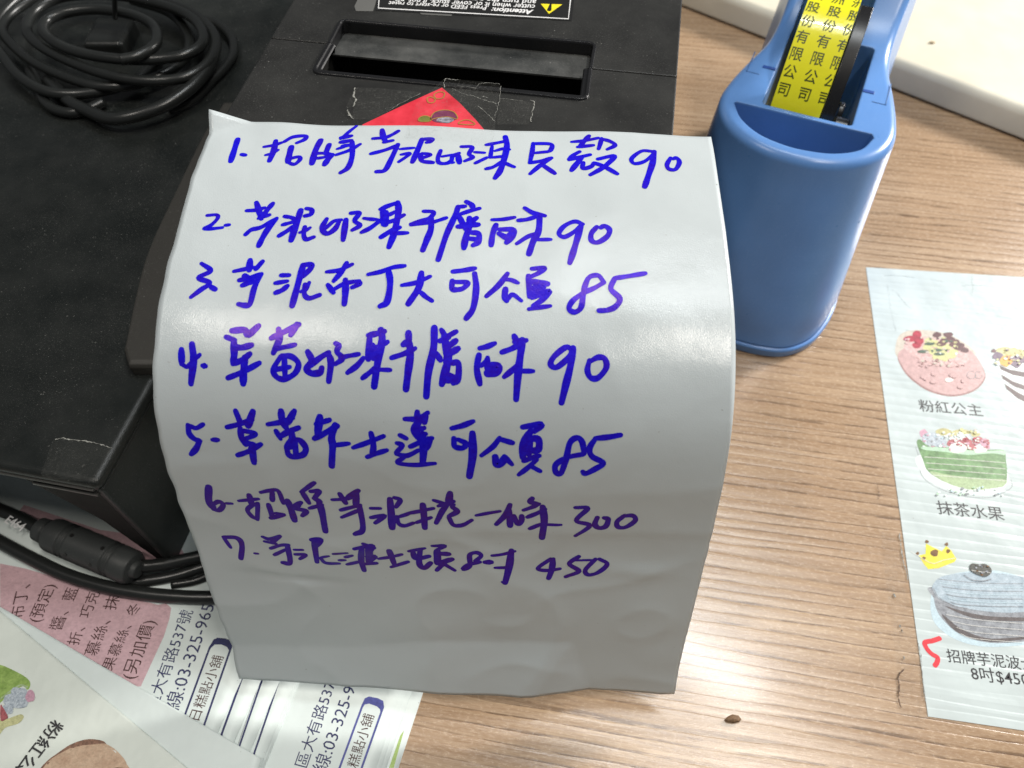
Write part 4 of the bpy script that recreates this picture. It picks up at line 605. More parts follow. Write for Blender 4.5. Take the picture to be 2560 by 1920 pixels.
for o in [o for o in bpy.data.objects if o.name.startswith('cut')]: bpy.data.objects.remove(o)
for p in nm.polygons: p.use_smooth = True
nm.set_sharp_from_angle(angle=R(38))
V, F = loft([full(bD, 0, .12), full(bD, .06, .0), full(bD, .44, -.03), full(bD, .52, .02), full(bD, .55, .14)], True, True)
link_mesh('base_rim', DF(V), F, BLUE, dsp, smooth=False)
for x0, x1 in ((2.17, 2.62), (-1.85, -1.31)):
    V, F = rbox(x0, x1, 2.62, 2.80, 8.98, 9.03, .02); link_mesh('axle_slot', DF(V), F, BLUE_D, dsp)
    xx = x1 if x0 > 0 else x0-.55
    V, F = join(rbox(xx, xx+.55, 2.1, 2.14, 8.99, 9.02, .01), rbox(xx+(.5 if x0 > 0 else 0), xx+(.54 if x0 > 0 else .04), 2.1, 3.6, 8.99, 9.02, .01)); link_mesh('axle_guide', DF(V), F, BLUE, dsp)
# roll of yellow tape and its black wheel
RC, RZ, RR = 4.66, 7.2, 4.4
def wheel(x0, x1, r, ri=None, a0=0, a1=360, n=72):
    A = np.linspace(R(a0), R(a1), n+1); V = []; F = []; ri = ri if ri is not None else 0.3
    for a in A:
        for x, q in ((x0, r), (x1, r), (x1, ri), (x0, ri)): V.append((x, RC+q*math.cos(a), RZ+q*math.sin(a)))
    for i in range(n):
        for k in range(4): F.append((4*i+k, 4*i+(k+1) % 4, 4*i+4+(k+1) % 4, 4*i+4+k))
    if a1-a0 < 360: F += [(0, 1, 2, 3), (4*n+3, 4*n+2, 4*n+1, 4*n)]
    return V, F
V, F = wheel(-.98, .92, RR, 3.9, n=160); fm = [0 if i % 4 == 0 else 1 for i in range(len(F))]
roll = link_mesh('tape_roll', DF(V), F, [YEL, TAPE_SIDE], loc=(*DF([(0, RC, 0)])[0][:2], RZ-RR), smooth=True, fm=fm); roll.data.set_sharp_from_angle(angle=R(40))
tag(roll, 'yellow roll of printed tape with black characters, seated in the blue dispenser', 'tape roll')
P = []
word = '炎洲股份有限公司'
for xc in (-.70, .10, .86):
    for k in list(range(8))+[q-10 for q in range(8)]:
        ch = word[k % 10 if k < 0 else k]; a0 = R(149.5)-(7-k)*.66/RR
        g, gf = glyphs(ch, .010); s = .54; wv = []
        for x, y in g:
            ang = a0-(y-.38)*s/RR
            wv.append((min(max(xc+(x-.5)*s*.95, -.97), .91), RC+(RR+.006)*math.cos(ang), RZ+(RR+.006)*math.sin(ang)))
        P.append((wv, [q for q in gf if not (all(wv[i][0] >= .90 for i in q) or all(wv[i][0] <= -.96 for i in q))]))
V, F = join(*P); link_mesh('printed_text', DF(V), F, print_mat('tape_print', (.05, .065, .01)), roll)
V, F = join(wheel(.98, 1.44, RR-.12, 3.8, 96, 200, 30)); link_mesh('core_flange', DF(V), F, BLK, dsp, smooth=True).data.set_sharp_from_angle(angle=R(40))
def knob(x0, x1, y, z, r, n=24):
    return loft([[(x, y+q*math.cos(a), z+q*math.sin(a)) for a in np.linspace(0, 2*math.pi, n+1)[:-1]] for x, q in ((x0, r*.85), (x0+.06, r), (x1-.06, r), (x1, r*.85))], True, True)
V, F = join(knob(1.48, 1.74, 1.75, 8.35, .50), knob(1.50, 2.08, .86, 8.3, .48), knob(1.47, 1.9, 1.3, 7.2, .6), rbox(1.5, 2.0, .5, 1.2, 6.0, 6.9, .1))
link_mesh('core_knob', DF(V), F, BLK, dsp, smooth=True).data.set_sharp_from_angle(angle=R(40))

# ------------------------------------------------------------------ cream tray behind the dispenser
TF = frame((28.41, 35.24, 0), 180-38.2)      # x runs back along the near edge, y towards the viewer
V, F = rbox(-25, 42, -34, 0, 0.15, 1.75, .45, 5)
tr = link_mesh('serving_tray', TF(V), F, TRAY, smooth=True, loc=(*TF([(8, -15, 0)])[0][:2], 0)); tr.data.set_sharp_from_angle(angle=R(50))
tag(tr, 'flat cream tray with a rounded edge, behind the tape dispenser', 'tray')
def crumb(px, py, z, r, mat, label, cat, seed, k=(1.6, .8, .5)):
    c = at(px, py, z); rnd = random.Random(seed); rings = []
    for t in np.linspace(-1, 1, 6):
        q = math.sqrt(max(1-t*t, .02)); rings.append([(c[0]+r*k[0]*q*math.cos(a)*(.8+.4*rnd.random()), c[1]+r*k[1]*q*math.sin(a)*(.8+.4*rnd.random()), z+r*k[2]*(1+t)) for a in np.linspace(0, 2*math.pi, 9)[:-1]])
    V, F = loft(rings, True, True); return tag(link_mesh('crumb', V, F, mat, loc=(*c[:2], z)), label, cat)
CRUMB = simple('crumb_brown', (.16, .09, .045), .7, var=.4, vscale=20)
crumb(1832, 1799, .005, .16, CRUMB, 'brown crumb on the bare wood below the right corner of the note', 'crumb', 3)
crumb(2330, 108, 1.75, .12, simple('crumb_tan', (.42, .33, .2), .7), 'tiny tan crumb on the cream tray', 'crumb', 5)
tape(crop(1700, 500, .3888)([(1150, 320), (1190, 225), (1245, 190), (1305, 210), (1290, 245), (1210, 290)]), .06, 'curled scrap of clear tape on the wood right of the dispenser', CLEAR_W)

# ------------------------------------------------------------------ menu sheet stuck to the table on the right
mz = .02
MC = [at(2165, 668, mz), at(2320, 1791, mz)]
dirx = np.array([math.cos(R(-5.0)), math.sin(R(-5.0)), 0]); dirx2 = np.array([math.cos(R(-8.2)), math.sin(R(-8.2)), 0])
V, F = poly([MC[0], MC[0]+dirx*21, MC[1]+dirx2*21, MC[1]])
menu = link_mesh('menu_sheet', V, F, MENU, loc=(22, 15, 0))
tag(menu, 'white menu sheet with cake pictures and black captions, stuck flat on the wood', 'menu')
a7, a6, a5, a4, a8 = crop(1700, 500, .3888), crop(2120, 1320, .1989), crop(2120, 1000, .1989), crop(2120, 640, .1989), crop(2120, 1590, .1989)
def picture(name, parent, layers, z0, tx=crop(0, 0, 1), smooth=True, zf=None):
    """one printed picture: flat coloured shapes stacked a hair apart"""
    P = []; mats = []; fm = []; z = z0
    for mat, kind, pts in layers:
        z += .0016 if len(layers) < 40 else .00025
        if kind == 'fill': v, f = blob(tx(pts), z, 5)
        elif kind == 'hard': v, f = poly([at(*p, z) for p in tx(pts)])
        else:
            q = [at(*p, z) for p in tx(pts)]; v, f = ribbon(catmull(q, 6), kind); v = [(p[0], p[1], z) for p in v]
        if zf: v = [(p[0], p[1], zf(p[0], p[1])+p[2]-z0) for p in v]
        if mat not in mats: mats.append(mat)
        fm += [mats.index(mat)]*len(f); P.append((v, f))
    V, F = join(*P); return link_mesh(name, V, F, mats, parent, fm=fm)
pk_ = lambda n, c, v=.15, vs=5, c2=None: print_mat(n, c, v, vs, c2)
OLIVE = pk_('olive', (.45, .42, .20), .2); PINKB = pk_('pink_bit', (.52, .30, .38), .2, 12)
ROSE = pk_('rose_icing', (.50, .33, .32)); ROSE2 = pk_('rose_cream', (.58, .34, .32), .2, 9, (.66, .50, .48)); ROSED = pk_('rose_edge', (.30, .17, .16)); HALO = pk_('halo', (.46, .58, .64), .08); UMBER = pk_('umber', (.16, .08, .025), .3); TAUPE = pk_('taupe', (.52, .47, .40))
BERRY = pk_('berry', (.36, .035, .06), .3); LIME = pk_('lime_cube', (.52, .52, .25), .12); LEAF = pk_('leaf', (.07, .11, .08), .4); BEAN = pk_('bean', (.11, .05, .055), .35); CREAM = pk_('cream_print', (.66, .72, .70), .08)
GREY_L = pk_('pale_line', (.25, .27, .28)); MATCHA = pk_('matcha', (.12, .24, .09), .35, 2.5, (.20, .36, .16)); MATCHA_L = pk_('matcha_light', (.34, .44, .25), .2, 3); MINT = pk_('mint', (.40, .58, .42), .12)
SLATE = pk_('blue_cream', (.36, .43, .52), .35, 14, (.58, .64, .68)); WINE = pk_('wine', (.36, .10, .11), .3, 7)
ORANGE = pk_('orange', (.66, .34, .06), .15); PLUM = pk_('plum', (.16, .11, .16), .3); CHOC = pk_('chocolate', (.09, .06, .06), .3); CREAM_GLARE = pk_('white_cream_and_glare', (.70, .69, .64), .08)
TARO = pk_('taro_top', (.33, .42, .49), .16, 4, (.44, .52, .58)); TARO_S = pk_('taro_side', (.23, .24, .27), .3, 4, (.34, .36, .39)); TARO_D = pk_('taro_dark', (.10, .085, .085), .3); pass; COOKIE = pk_('cookie', (.075, .075, .065), .4, 10); CROWN = pk_('crown', (.74, .70, .02), .06, 2, (.72, .58, .10)); UMBER = pk_('umber', (.16, .08, .025), .3)
rnd = random.Random(8)
def lump(x, y, rx, ry, n=7): return [(x+rx*math.cos(a)*(.82+.36*rnd.random()), y+ry*math.sin(a)*(.82+.36*rnd.random())) for a in np.linspace(0, 2*math.pi, n+1)[:-1]]
# first cake (rose)
cake1 = [(TAUPE, 'fill', [(1390, 1000), (1395, 900), (1440, 850), (1540, 835), (1700, 855), (1800, 900), (1880, 960), (1890, 1000), (1700, 1040), (1480, 1030)]),
         (ROSED, 'fill', [(1404, 995), (1420, 1068), (1480, 1148), (1600, 1230), (1750, 1264), (1885, 1232), (1955, 1165), (1960, 1108), (1905, 1010), (1800, 930), (1650, 900), (1500, 930)]),
         (ROSE, 'fill', [(1404, 985), (1424, 1058), (1484, 1136), (1602, 1218), (1750, 1252), (1880, 1222), (1948, 1158), (1956, 1105), (1905, 1005), (1800, 925), (1650, 895), (1500, 925)]),
         (ROSE2, 'fill', [(1440, 930), (1500, 1000), (1620, 1060), (1780, 1070), (1860, 1020), (1800, 940), (1600, 880)])]
for x, y in ((1560, 1035), (1650, 1062), (1735, 1068), (1800, 1055)): cake1.append((ROSED, .03, [(x-40, y-22), (x, y+8), (x+32, y-2)]))
for x, y, rx, ry in ((1480, 893, 40, 20), (1525, 868, 33, 28), (1535, 905, 34, 26), (1520, 935, 28, 18)): cake1.append((BERRY, 'fill', lump(x, y, rx, ry)))
for x, y in ((1600, 905), (1640, 925), (1590, 945), (1625, 975), (1690, 985), (1655, 1010), (1720, 945), (1760, 975), (1700, 1015), (1745, 1000), (1680, 945)): cake1.append((LIME, 'fill', lump(x, y, 30, 22, 5)))
for x, y in ((1650, 965), (1665, 990), (1605, 925), (1560, 975)): cake1.append((LEAF, 'fill', lump(x, y, 34, 10)))
for x, y in ((1655, 865), (1700, 905), (1680, 925), (1740, 895), (1770, 915), (1800, 935), (1830, 965), (1725, 865), (1790, 950), (1760, 930)): cake1.append((BEAN, 'fill', lump(x, y, 30, 17)))
cake1 += [(GREY_L, .02, lump(1875, 1125, 28, 24)), (GREY_L, .02, lump(1920, 1125, 26, 24))]
cake1.append((CREAM_GLARE, 'fill', lump(1730, 1158, 26, 14)))
def sprinkle(lst, n, x0, x1, y0, y1, mats, r0, r1):
    for _ in range(n): lst.append((rnd.choice(mats), 'fill', lump(rnd.uniform(x0, x1), rnd.uniform(y0, y1), rnd.uniform(r0, r1), rnd.uniform(r0, r1)*.7, 5)))
sprinkle(cake1, 26, 1590, 1800, 880, 990, [LIME, OLIVE, BEAN, LEAF, TAUPE, CREAM], 6, 13); sprinkle(cake1, 8, 1450, 1560, 880, 940, [BERRY, PINKB, ROSE2], 6, 12); sprinkle(cake1, 22, 1540, 1840, 1025, 1075, [ROSE2, ROSED, ROSE, TAUPE], 6, 14); sprinkle(cake1, 10, 1560, 1840, 1110, 1200, [ROSE], 12, 30)
picture('cake_picture', menu, cake1, mz+.001, a7)
# second cake, cut by the photo's edge
cake2 = [(CREAM, 'fill', [(2010, 965), (2060, 1120), (2110, 1230), (2230, 1330), (2400, 1340), (2420, 960), (2200, 930)]),
         (CHOC, 'hard', [(2030, 1010), (2050, 1060), (2120, 1090), (2240, 1110), (2240, 1145), (2140, 1125), (2062, 1090)]), (CHOC, 'hard', [(2065, 1120), (2075, 1150), (2150, 1200), (2240, 1230), (2240, 1200), (2140, 1165)]),
         (CHOC, 'hard', [(2085, 1180), (2100, 1215), (2170, 1275), (2240, 1310), (2240, 1270), (2170, 1235)])]
for mt, x, y, rx, ry in ((OLIVE, 2085, 965, 50, 22), (OLIVE, 2140, 975, 50, 26), (LIME, 2060, 985, 34, 18), (BEAN, 2018, 970, 16, 12), (PLUM, 2048, 1005, 32, 28), (PLUM, 2165, 1040, 40, 36), (ORANGE, 2098, 1035, 38, 36), (PLUM, 2210, 1010, 36, 40), (OLIVE, 2200, 985, 50, 22)): cake2.append((mt, 'fill', lump(x, y, rx, ry, 9)))
sprinkle(cake2, 26, 2030, 2240, 955, 1060, [OLIVE, PLUM, LIME, ORANGE, CREAM, BEAN], 6, 14)
picture('cake_picture', menu, cake2, mz+.001, a7)
# green roll cake on a doily
cake3 = [(GREY_L, .025, [(850, 590), (890, 720), (910, 900), (960, 990), (1080, 1080), (1300, 1170), (1540, 1220), (1780, 1225), (1960, 1160), (2060, 1090), (2050, 1000)]),
         (CREAM, 'fill', [(880, 700), (920, 900), (1000, 1000), (1200, 1110), (1540, 1190), (1800, 1190), (1960, 1120), (1990, 900), (1500, 700)]),
         (MATCHA, 'fill', [(865, 545), (905, 495), (1000, 560), (1300, 600), (1700, 625), (1955, 632), (1985, 740), (2000, 940), (1965, 1075), (1820, 1105), (1560, 1120), (1240, 1040), (1010, 900), (945, 760)]),
         (MATCHA_L, 'fill', [(1030, 900), (1300, 945), (1700, 990), (1980, 1000), (1955, 1080), (1800, 1112), (1560, 1130), (1260, 1050)]),
         (MINT, 'fill', [(930, 590), (1100, 590), (1400, 620), (1700, 640), (1950, 635), (1970, 690), (1800, 670), (1500, 690), (1200, 650), (960, 625)])]
for mt, x, y, rx, ry in ((OLIVE, 1200, 400, 90, 45), (OLIVE, 1420, 410, 120, 40), (CREAM, 1380, 450, 160, 40), (OLIVE, 1600, 430, 60, 30), (PINKB, 950, 420, 55, 50), (SLATE, 1060, 470, 110, 70), (SLATE, 1130, 530, 110, 60), (SLATE, 1020, 520, 60, 50), (WINE, 1300, 540, 60, 50), (WINE, 1460, 540, 110, 60), (WINE, 1540, 580, 70, 50), (WINE, 1640, 510, 70, 45), (PINKB, 1720, 540, 60, 55), (CREAM_GLARE, 1370, 600, 110, 60), (CREAM_GLARE, 1660, 620, 90, 45), (PINKB, 1760, 590, 30, 30)): cake3.append((mt, 'fill', lump(x, y, rx, ry, 9)))
for k in range(4):
    y = 715+k*75; cake3.append((CREAM_GLARE, .022, [(960+k*22, y), (1300, y+22), (1700, y+52), (1975, y+75)]))  # white lines paint the glare on the wood ridges under the sheet
sprinkle(cake3, 40, 950, 1220, 430, 590, [SLATE, GREY_L, CREAM, HALO, PINKB], 10, 24); sprinkle(cake3, 34, 1280, 1780, 480, 620, [WINE, PINKB, CREAM, CREAM_GLARE, BERRY], 10, 26); sprinkle(cake3, 24, 1120, 1650, 370, 460, [OLIVE, LIME, CREAM, TAUPE], 12, 28); sprinkle(cake3, 30, 1100, 1950, 1090, 1200, [CREAM, GREY_L, HALO, MINT], 8, 22)
picture('cake_picture', menu, cake3, mz+.001, a5)
# big taro cake
cake4 = [(HALO, 'fill', [(1040, 900), (1060, 1130), (1180, 1290), (1400, 1420), (1700, 1490), (2100, 1480), (2600, 1400), (2700, 900), (2000, 560), (1400, 560), (1120, 690)]),
         (TARO_S, 'fill', [(1066, 740), (1078, 880), (1120, 1040), (1220, 1180), (1400, 1330), (1700, 1430), (2050, 1440), (2500, 1350), (2700, 1000), (2000, 900)]),
         (TARO_D, 'fill', [(1180, 1080), (1300, 1250), (1480, 1360), (1800, 1430), (2200, 1400), (2200, 1370), (1800, 1390), (1560, 1330), (1380, 1240)]),
         (TARO_D, 'fill', [(1220, 980), (1500, 1060), (1800, 1110), (2250, 1130), (2250, 1170), (1800, 1160), (1500, 1110)]),
         (TARO, 'fill', [(1065, 720), (1080, 800), (1160, 900), (1400, 990), (1750, 1050), (2150, 1060), (2600, 980), (2700, 800), (2300, 640), (1900, 570), (1500, 560), (1180, 610)]),
         (TARO_S, .03, [(1075, 760), (1150, 880), (1350, 980), (1500, 1010)])]
for k in range(7):
    y = 640+k*48; cake4.append((HALO if k % 2 else TARO_S, .022, [(1130+k*26, y), (1400, y+30), (1750, y+55), (2200, y+60)]))
for k in range(4):
    y = 1090+k*80; cake4.append((CREAM_GLARE, .014, [(1240+k*60, y), (1600, y+60), (2200, y+110)]))
cake4 += [(TARO_S, .03, [(1460, 590), (1560, 650), (1700, 665), (1800, 640)]), (COOKIE, 'fill', [(1530, 480), (1560, 445), (1650, 455), (1720, 450), (1790, 495), (1805, 555), (1740, 610), (1640, 590), (1550, 540)]), (CREAM_GLARE, .018, [(1555, 530), (1660, 548), (1790, 562)])]
sprinkle(cake4, 14, 1540, 1790, 460, 590, [COOKIE, TARO_S, UMBER], 10, 22)
picture('cake_picture', menu, cake4, mz+.001, a6)
crown = [(CROWN, 'hard', [(890, 345), (975, 325), (980, 195), (1075, 245), (1180, 292), (1235, 225), (1300, 285), (1362, 390), (1340, 425), (1140, 505), (1010, 517), (955, 455)])]
for x, y, q in ((993, 172, 22), (875, 320, 20), (1240, 205, 22), (1090, 315, 46), (1258, 290, 26), (955, 380, 22)): crown.append((UMBER, 'fill', lump(x, y, q, q, 9)))
crown.append((CREAM_GLARE, .02, [(790, 295), (900, 360), (980, 410), (1080, 445), (1200, 405), (1340, 380)]))
picture('crown_picture', menu, crown, mz+.003, a6)
for body_, a, b, tx in (('粉紅公主', (905, 128), (1705, 196), a5), ('抹茶水果', (1130, 1418), (1975, 1505), a5), ('招牌芋泥波士頓', (1255, 312), (2560, 450), a8), ('8吋$450', (1560, 540), (2290, 628), a8)):
    p, q = tx([a, b]); V, F = text_on(body_, at(*p, mz+.003), at(*q, mz+.003), .006); link_mesh('caption', V, F, BLACK_PR, menu)
tick = [at(*p, mz+.006) for p in a8([(1150, 30), (1060, 60), (965, 85), (1000, 170), (1060, 230), (1125, 270), (1120, 330), (1095, 368)])]
V, F = ribbon(catmull(tick, 6), .165); link_mesh('red_pen_tick', [(p[0], p[1], mz+.006) for p in V], F, RED_INK, menu)
strip = crop(2120, 1590, .1989)
t5 = tape([(2200, 1330), (2238, 1332), (2300, 1630), (2322, 1795), (2285, 1806), (2252, 1788), (2243, 1675)], .035, 'worn clear tape strip along the left edge of the menu sheet', CLEAR)

a9 = crop(1700, 1100, .3888)
ragged_lines(t5, [(.09, [(1372, 985), (1385, 1010)]), (.07, [(1412, 1190), (1418, 1205)]), (.08, [(1424, 1218), (1430, 1235)]), (.07, [(1436, 1390), (1444, 1410)]), (.05, [(1412, 600), (1424, 700), (1440, 800), (1458, 850), (1466, 905)]), (.04, [(1535, 1310), (1548, 1400), (1560, 1520), (1572, 1640), (1580, 1680)])], .042, a9)  # small pale blobs paint glints along the strip, beside its torn edges
ragged_lines(t5, [(.03, [(1268, 280), (1280, 340), (1275, 380)])], .041, a9, GRIME, 'grime_line')
ragged_lines(t5, [(.06, [(1440, 1475), (1415, 1500), (1402, 1530), (1408, 1580), (1405, 1660), (1425, 1720)])], .041, a9, GRIME, 'grime_line')
ragged_lines(menu, [(.02, [(450, 245), (600, 248), (720, 256), (830, 272)]), (.025, [(545, 420), (600, 450), (665, 530), (740, 620), (800, 660)]), (.012, [(1558, 240), (1560, 370), (1568, 440), (1545, 490)]), (.015, [(1430, 370), (1560, 368), (1720, 372)]), (.012, [(490, 350), (520, 520), (540, 700), (600, 950)]), (.015, [(1030, 290), (1085, 300), (1200, 330)]), (.02, [(720, 935), (770, 930)])], mz+.004, a4, simple('pencil_grey', (.16, .18, .18), .7, var=.5, vscale=20), 'scuff')

# ------------------------------------------------------------------ black stand at the left, dusty on top
SF = frame((-12.53, 10.59, 0), -11.0); SZ = 6.8
stand = thing('metal_stand', (*SF([(-8, 10, 0)])[0][:2], 0), 'dusty black sheet metal stand at the left edge, carrying a coil of cable', 'stand')
V, F = rbox(-40, 0, .0, 46, SZ-.35, SZ, .22, 5); link_mesh('top_plate', SF(V), F, STAND, stand)
V, F = box(-.22, -.01, .03, 46, 0, SZ-.36); link_mesh('side_panel', SF(V), F, STAND, stand)
V, F = join(box(-40, -.3, .05, .18, SZ-.62, SZ-.33), rbox(-2.45, -.25, -.06, .05, SZ-.72, SZ-.64, .02), rbox(-40, -.25, -.05, .05, SZ-.38, SZ-.33, .02)); link_mesh('front_lip', SF(V), F, LIP, stand)
g = [(-2.9, SZ-.6), (-.22, SZ-.6), (-.22, .1), (-.55, .1), (-1.35, SZ-3.2)]
V, F = loft([[(x, .08, z) for x, z in g], [(x, .22, z) for x, z in g]], True, True); link_mesh('corner_gusset', SF(V), F, MATT, stand)
V, F = box(-40, -.3, 25, 25.2, 0, SZ-.36); link_mesh('back_panel', SF(V), F, STAND, stand)
t4 = tape(crop(0, 600, .3888)([(345, 1280), (390, 1270), (720, 1335), (620, 1560), (280, 1530), (262, 1500)]), SZ+.012, 'square of clear tape on the front right corner of the black stand', CLEAR)
bl = catmull([at(*p, SZ+.6)[:2] for p in ((318, 912), (309, 880), (312, 850), (361, 645), (435, 480), (509, 330), (560, 250))], 5)
br = [q+np.array([3.4, .0]) for q in bl]
rings = [[(*(c+(p-c)*k), zz) for p in bl+br[::-1] for c in [np.mean(bl+br, 0)]] for zz, k in ((SZ+.01, 1.0), (SZ+.42, 1.0), (SZ+.53, .99), (SZ+.60, .965))]
V, F = loft(rings, True, True); tag(link_mesh('plastic_bar', V, F, BAR, loc=(*np.mean(bl+br, 0), SZ), smooth=False), 'dark grey plastic bar with a rounded end, on the stand beside the note', 'bar')

ragged_lines(t4, [(.05, [(350, 1282), (400, 1275), (450, 1284), (550, 1292), (640, 1312), (720, 1338)])], SZ+.018, crop(0, 600, .3888))

# coil of cable on the stand
def path(pts, z0, z1, seg=7):
    n = len(pts); return catmull([at(x, y, z0+(z1-z0)*i/(n-1)) for i, (x, y) in enumerate(pts)], seg)
_j = random.Random(4)
PA = path([(300, 150), (350, 138), (390, 108), (384, 66), (332, 38), (250, 24), (172, 30), (120, 50), (108, 78), (140, 108), (200, 132), (290, 147), (380, 149), (460, 138), (506, 108), (500, 66), (458, 32), (380, 6), (280, -12), (160, -8), (92, 24), (67, 68), (86, 104), (145, 140), (232, 176), (320, 198), (410, 202), (482, 186),
           (528, 145), (530, 90), (490, 45), (400, 5), (280, -26), (130, -18), (42, 22), (6, 70), (34, 116), (92, 160), (180, 198), (250, 216), (330, 212), (420, 180), (470, 130), (468, 80), (420, 30), (330, 0)], 8.7, 7.35)
PB = path([(60, -20), (0, 40), (-22, 95), (12, 146), (48, 190), (108, 226), (178, 236), (262, 226), (340, 200), (400, 150)], 7.9, 7.1)
PC = path([(400, 0), (470, 30), (515, 62), (538, 100), (530, 148), (492, 206), (422, 258), (338, 290), (275, 297), (222, 278), (172, 252), (120, 200)], 8.15, 7.1)
P = PA
V, F = join(tube(PA, .225, 12), tube(PB, .23, 12), tube(PC, .265, 12))
coil = link_mesh('coiled_cable', V, F, CABLE, loc=(*np.mean(P, 0)[:2], SZ), smooth=True)
tag(coil, 'thick black cable coiled in loose loops on the dusty stand at the top left', 'cable')
P = catmull([at(x, y, z) for x, y, z in ((500, 45, 7.2), (545, 62, 7.1), (580, 95, 7.08), (583, 135, 7.08), (560, 170, 7.08), (530, 200, 7.08), (480, 250, 7.08), (420, 275, 7.08))], 8)
V, F = tube(P, .20, 10); tag(link_mesh('thin_cable', V, F, CABLE, loc=(*np.mean(P, 0)[:2], SZ), smooth=True), 'thin black cable looping out at the right side of the coil', 'cable')
P = catmull([at(x, y, z) for x, y, z in ((75, 175, 7.08), (95, 215, 7.06), (110, 250, 7.06), (135, 272, 7.06), (175, 282, 7.06), (215, 275, 7.06), (260, 255, 7.06))], 8)
V, F = tube(P, .22, 10); tag(link_mesh('thin_cable', V, F, CABLE, loc=(*np.mean(P, 0)[:2], SZ), smooth=True), 'short bend of black cable showing just below the coil', 'cable')
P = [at(287, -40, 11.0), at(287, 0, 9.6), at(288, 44, 8.3)]
V, F = join(tube(catmull(P, 5), .11, 10), rbox(*(at(255, 110, 7.2)[0]-.6, at(255, 110, 7.2)[0]+1.2), *(at(255, 110, 7.2)[1]-.6, at(255, 110, 7.2)[1]+1.6), SZ+.01, 7.6, .2))
tag(link_mesh('power_plug', V, F, CABLE, loc=(*P[2][:2], SZ)), 'black moulded plug standing inside the coil of cable', 'plug')

# ------------------------------------------------------------------ brochures, bottom left
rdir = np.array([math.sin(R(15)), math.cos(R(15)), 0]); ndir = np.array([math.cos(R(15)), -math.sin(R(15)), 0])
b3, b2, b1 = crop(400, 1500, .3074), crop(0, 1500, .2532), crop(0, 1120, .2532)
def wav(z0, amp, sd): return lambda x, y: z0+amp*(noise.noise((x*.28, y*.28, sd))+.4*noise.noise((x*.7, y*.7, sd+3)))
def brochure(px, z, back, fwd, width, label, mat=BRO, skew=0.0, zf=None):
    e = at(px, 1807, z); rd = rdir*math.cos(R(skew))+ndir*math.sin(R(skew)); nd = ndir*math.cos(R(skew))-rdir*math.sin(R(skew))
    V, F = grid(0, 1, 0, 1, int(width*2.2), int((back+fwd)*2.2), lambda x, y: 0)
    V = [e+nd*((x-1)*width)+rd*(-back+y*(back+fwd)) for x, y, _ in V]
    if zf: V = [(p[0], p[1], zf(p[0], p[1])) for p in V]
    o = link_mesh('brochure', V, F, mat, loc=(*np.mean(V, 0)[:2], z), smooth=True)
    md = o.modifiers.new('thickness', 'SOLIDIFY'); md.thickness = .00028; md.offset = -1
    return tag(o, label, 'brochure', 'fanned stack of printed brochures')
GREEN_PR = print_mat('green_print', (.36, .50, .16), .1)
def line_on(o, pts, w, z, mat, tx, name='printed_line'):
    q = [at(*p, z) for p in tx(pts)]; V, F = ribbon(q, w, caps=False); return link_mesh(name, [(p[0], p[1], z) for p in V], F, mat, o)
def zs(k): return .02+.034*k
o8 = brochure(1033, zs(0), 9, 6.0, 9, 'bottom brochure of the fan, white edge with a sliver of green', skew=.6)
picture('green_corner', o8, [(GREEN_PR, 'hard', [(1955, 1100), (1985, 1060), (1900, 1366), (1862, 1366)])], zs(0)+.002, b3)
o7 = brochure(1003, zs(1), 9, 5.6, 9, 'second lowest brochure, a narrow white strip left of the green sliver', skew=.3)
brochure(990, zs(1.5), 9, 5.4, 9, 'white brochure edge just right of the brochure with the violet capped box', skew=-.3)
o6 = brochure(978, zs(2), 9, 5.2, 9.4, 'brochure with a phone number and a violet capped name box')
for k, (px, fw_, lb) in enumerate(((707, 5.4, 'thin white brochure edge touching the brochure with the violet capped box'), (702, 5.6, 'thin white brochure edge second from the brochure with the violet capped box'),
        (696, 5.7, 'brochure strip with the rightmost single blue line'), (655, 6.0, 'brochure strip with the middle one of three single blue lines'), (606, 8, 'brochure strip with the leftmost single blue line'))):
    o = brochure(px, zs(3+k), 9, fw_, 9.4, lb, skew=(.4, -.3, .2, 0, 0)[k])
    if k == 2: line_on(o, [(720, 1400), (770, 1235), (970, 650), (1010, 540)], .065, zs(3+k)+.002, NAVY_PR, b3)
    if k == 3: line_on(o, [(590, 1366), (655, 1160), (830, 650), (870, 540)], .065, zs(3+k)+.002, NAVY_PR, b3); line_on(o, [(575, 1366), (640, 1160), (815, 650), (855, 540)], .02, zs(3+k)+.002, GREY_L, b3)
    if k == 4: line_on(o, [(420, 1366), (505, 1080), (665, 640), (700, 540)], .075, zs(3+k)+.002, NAVY_PR, b3)
o1 = brochure(555, zs(8), 9, 13.5, 17, 'brochure with pink panels of brown text and a navy capped name box')
z1 = zs(8)+.003; z6 = zs(2)+.003
VIOLET_PR = print_mat('violet_print', (.075, .085, .30), .15, 3)
def name_box(o, z, outer, cap, inner, mat, tx):
    parts = []
    q = [at(*p, z) for p in tx(outer)]; V, F = ribbon(q, .07, caps=False); parts.append(([(p[0], p[1], z) for p in V], F))
    parts.append(poly([at(*p, z+.001) for p in tx(cap)])); V, F = join(*parts); link_mesh('name_box', V, F, mat, o)
name_box(o1, z1, [(170, 1050), (210, 915), (405, 385), (440, 325), (575, 345), (580, 380), (365, 1000), (300, 1190)],
         [(395, 425), (410, 372), (432, 325), (465, 307), (530, 312), (575, 326), (590, 352), (580, 395), (566, 440), (562, 410), (545, 382), (500, 362), (445, 362), (415, 390)], None, NAVY_PR, b3)
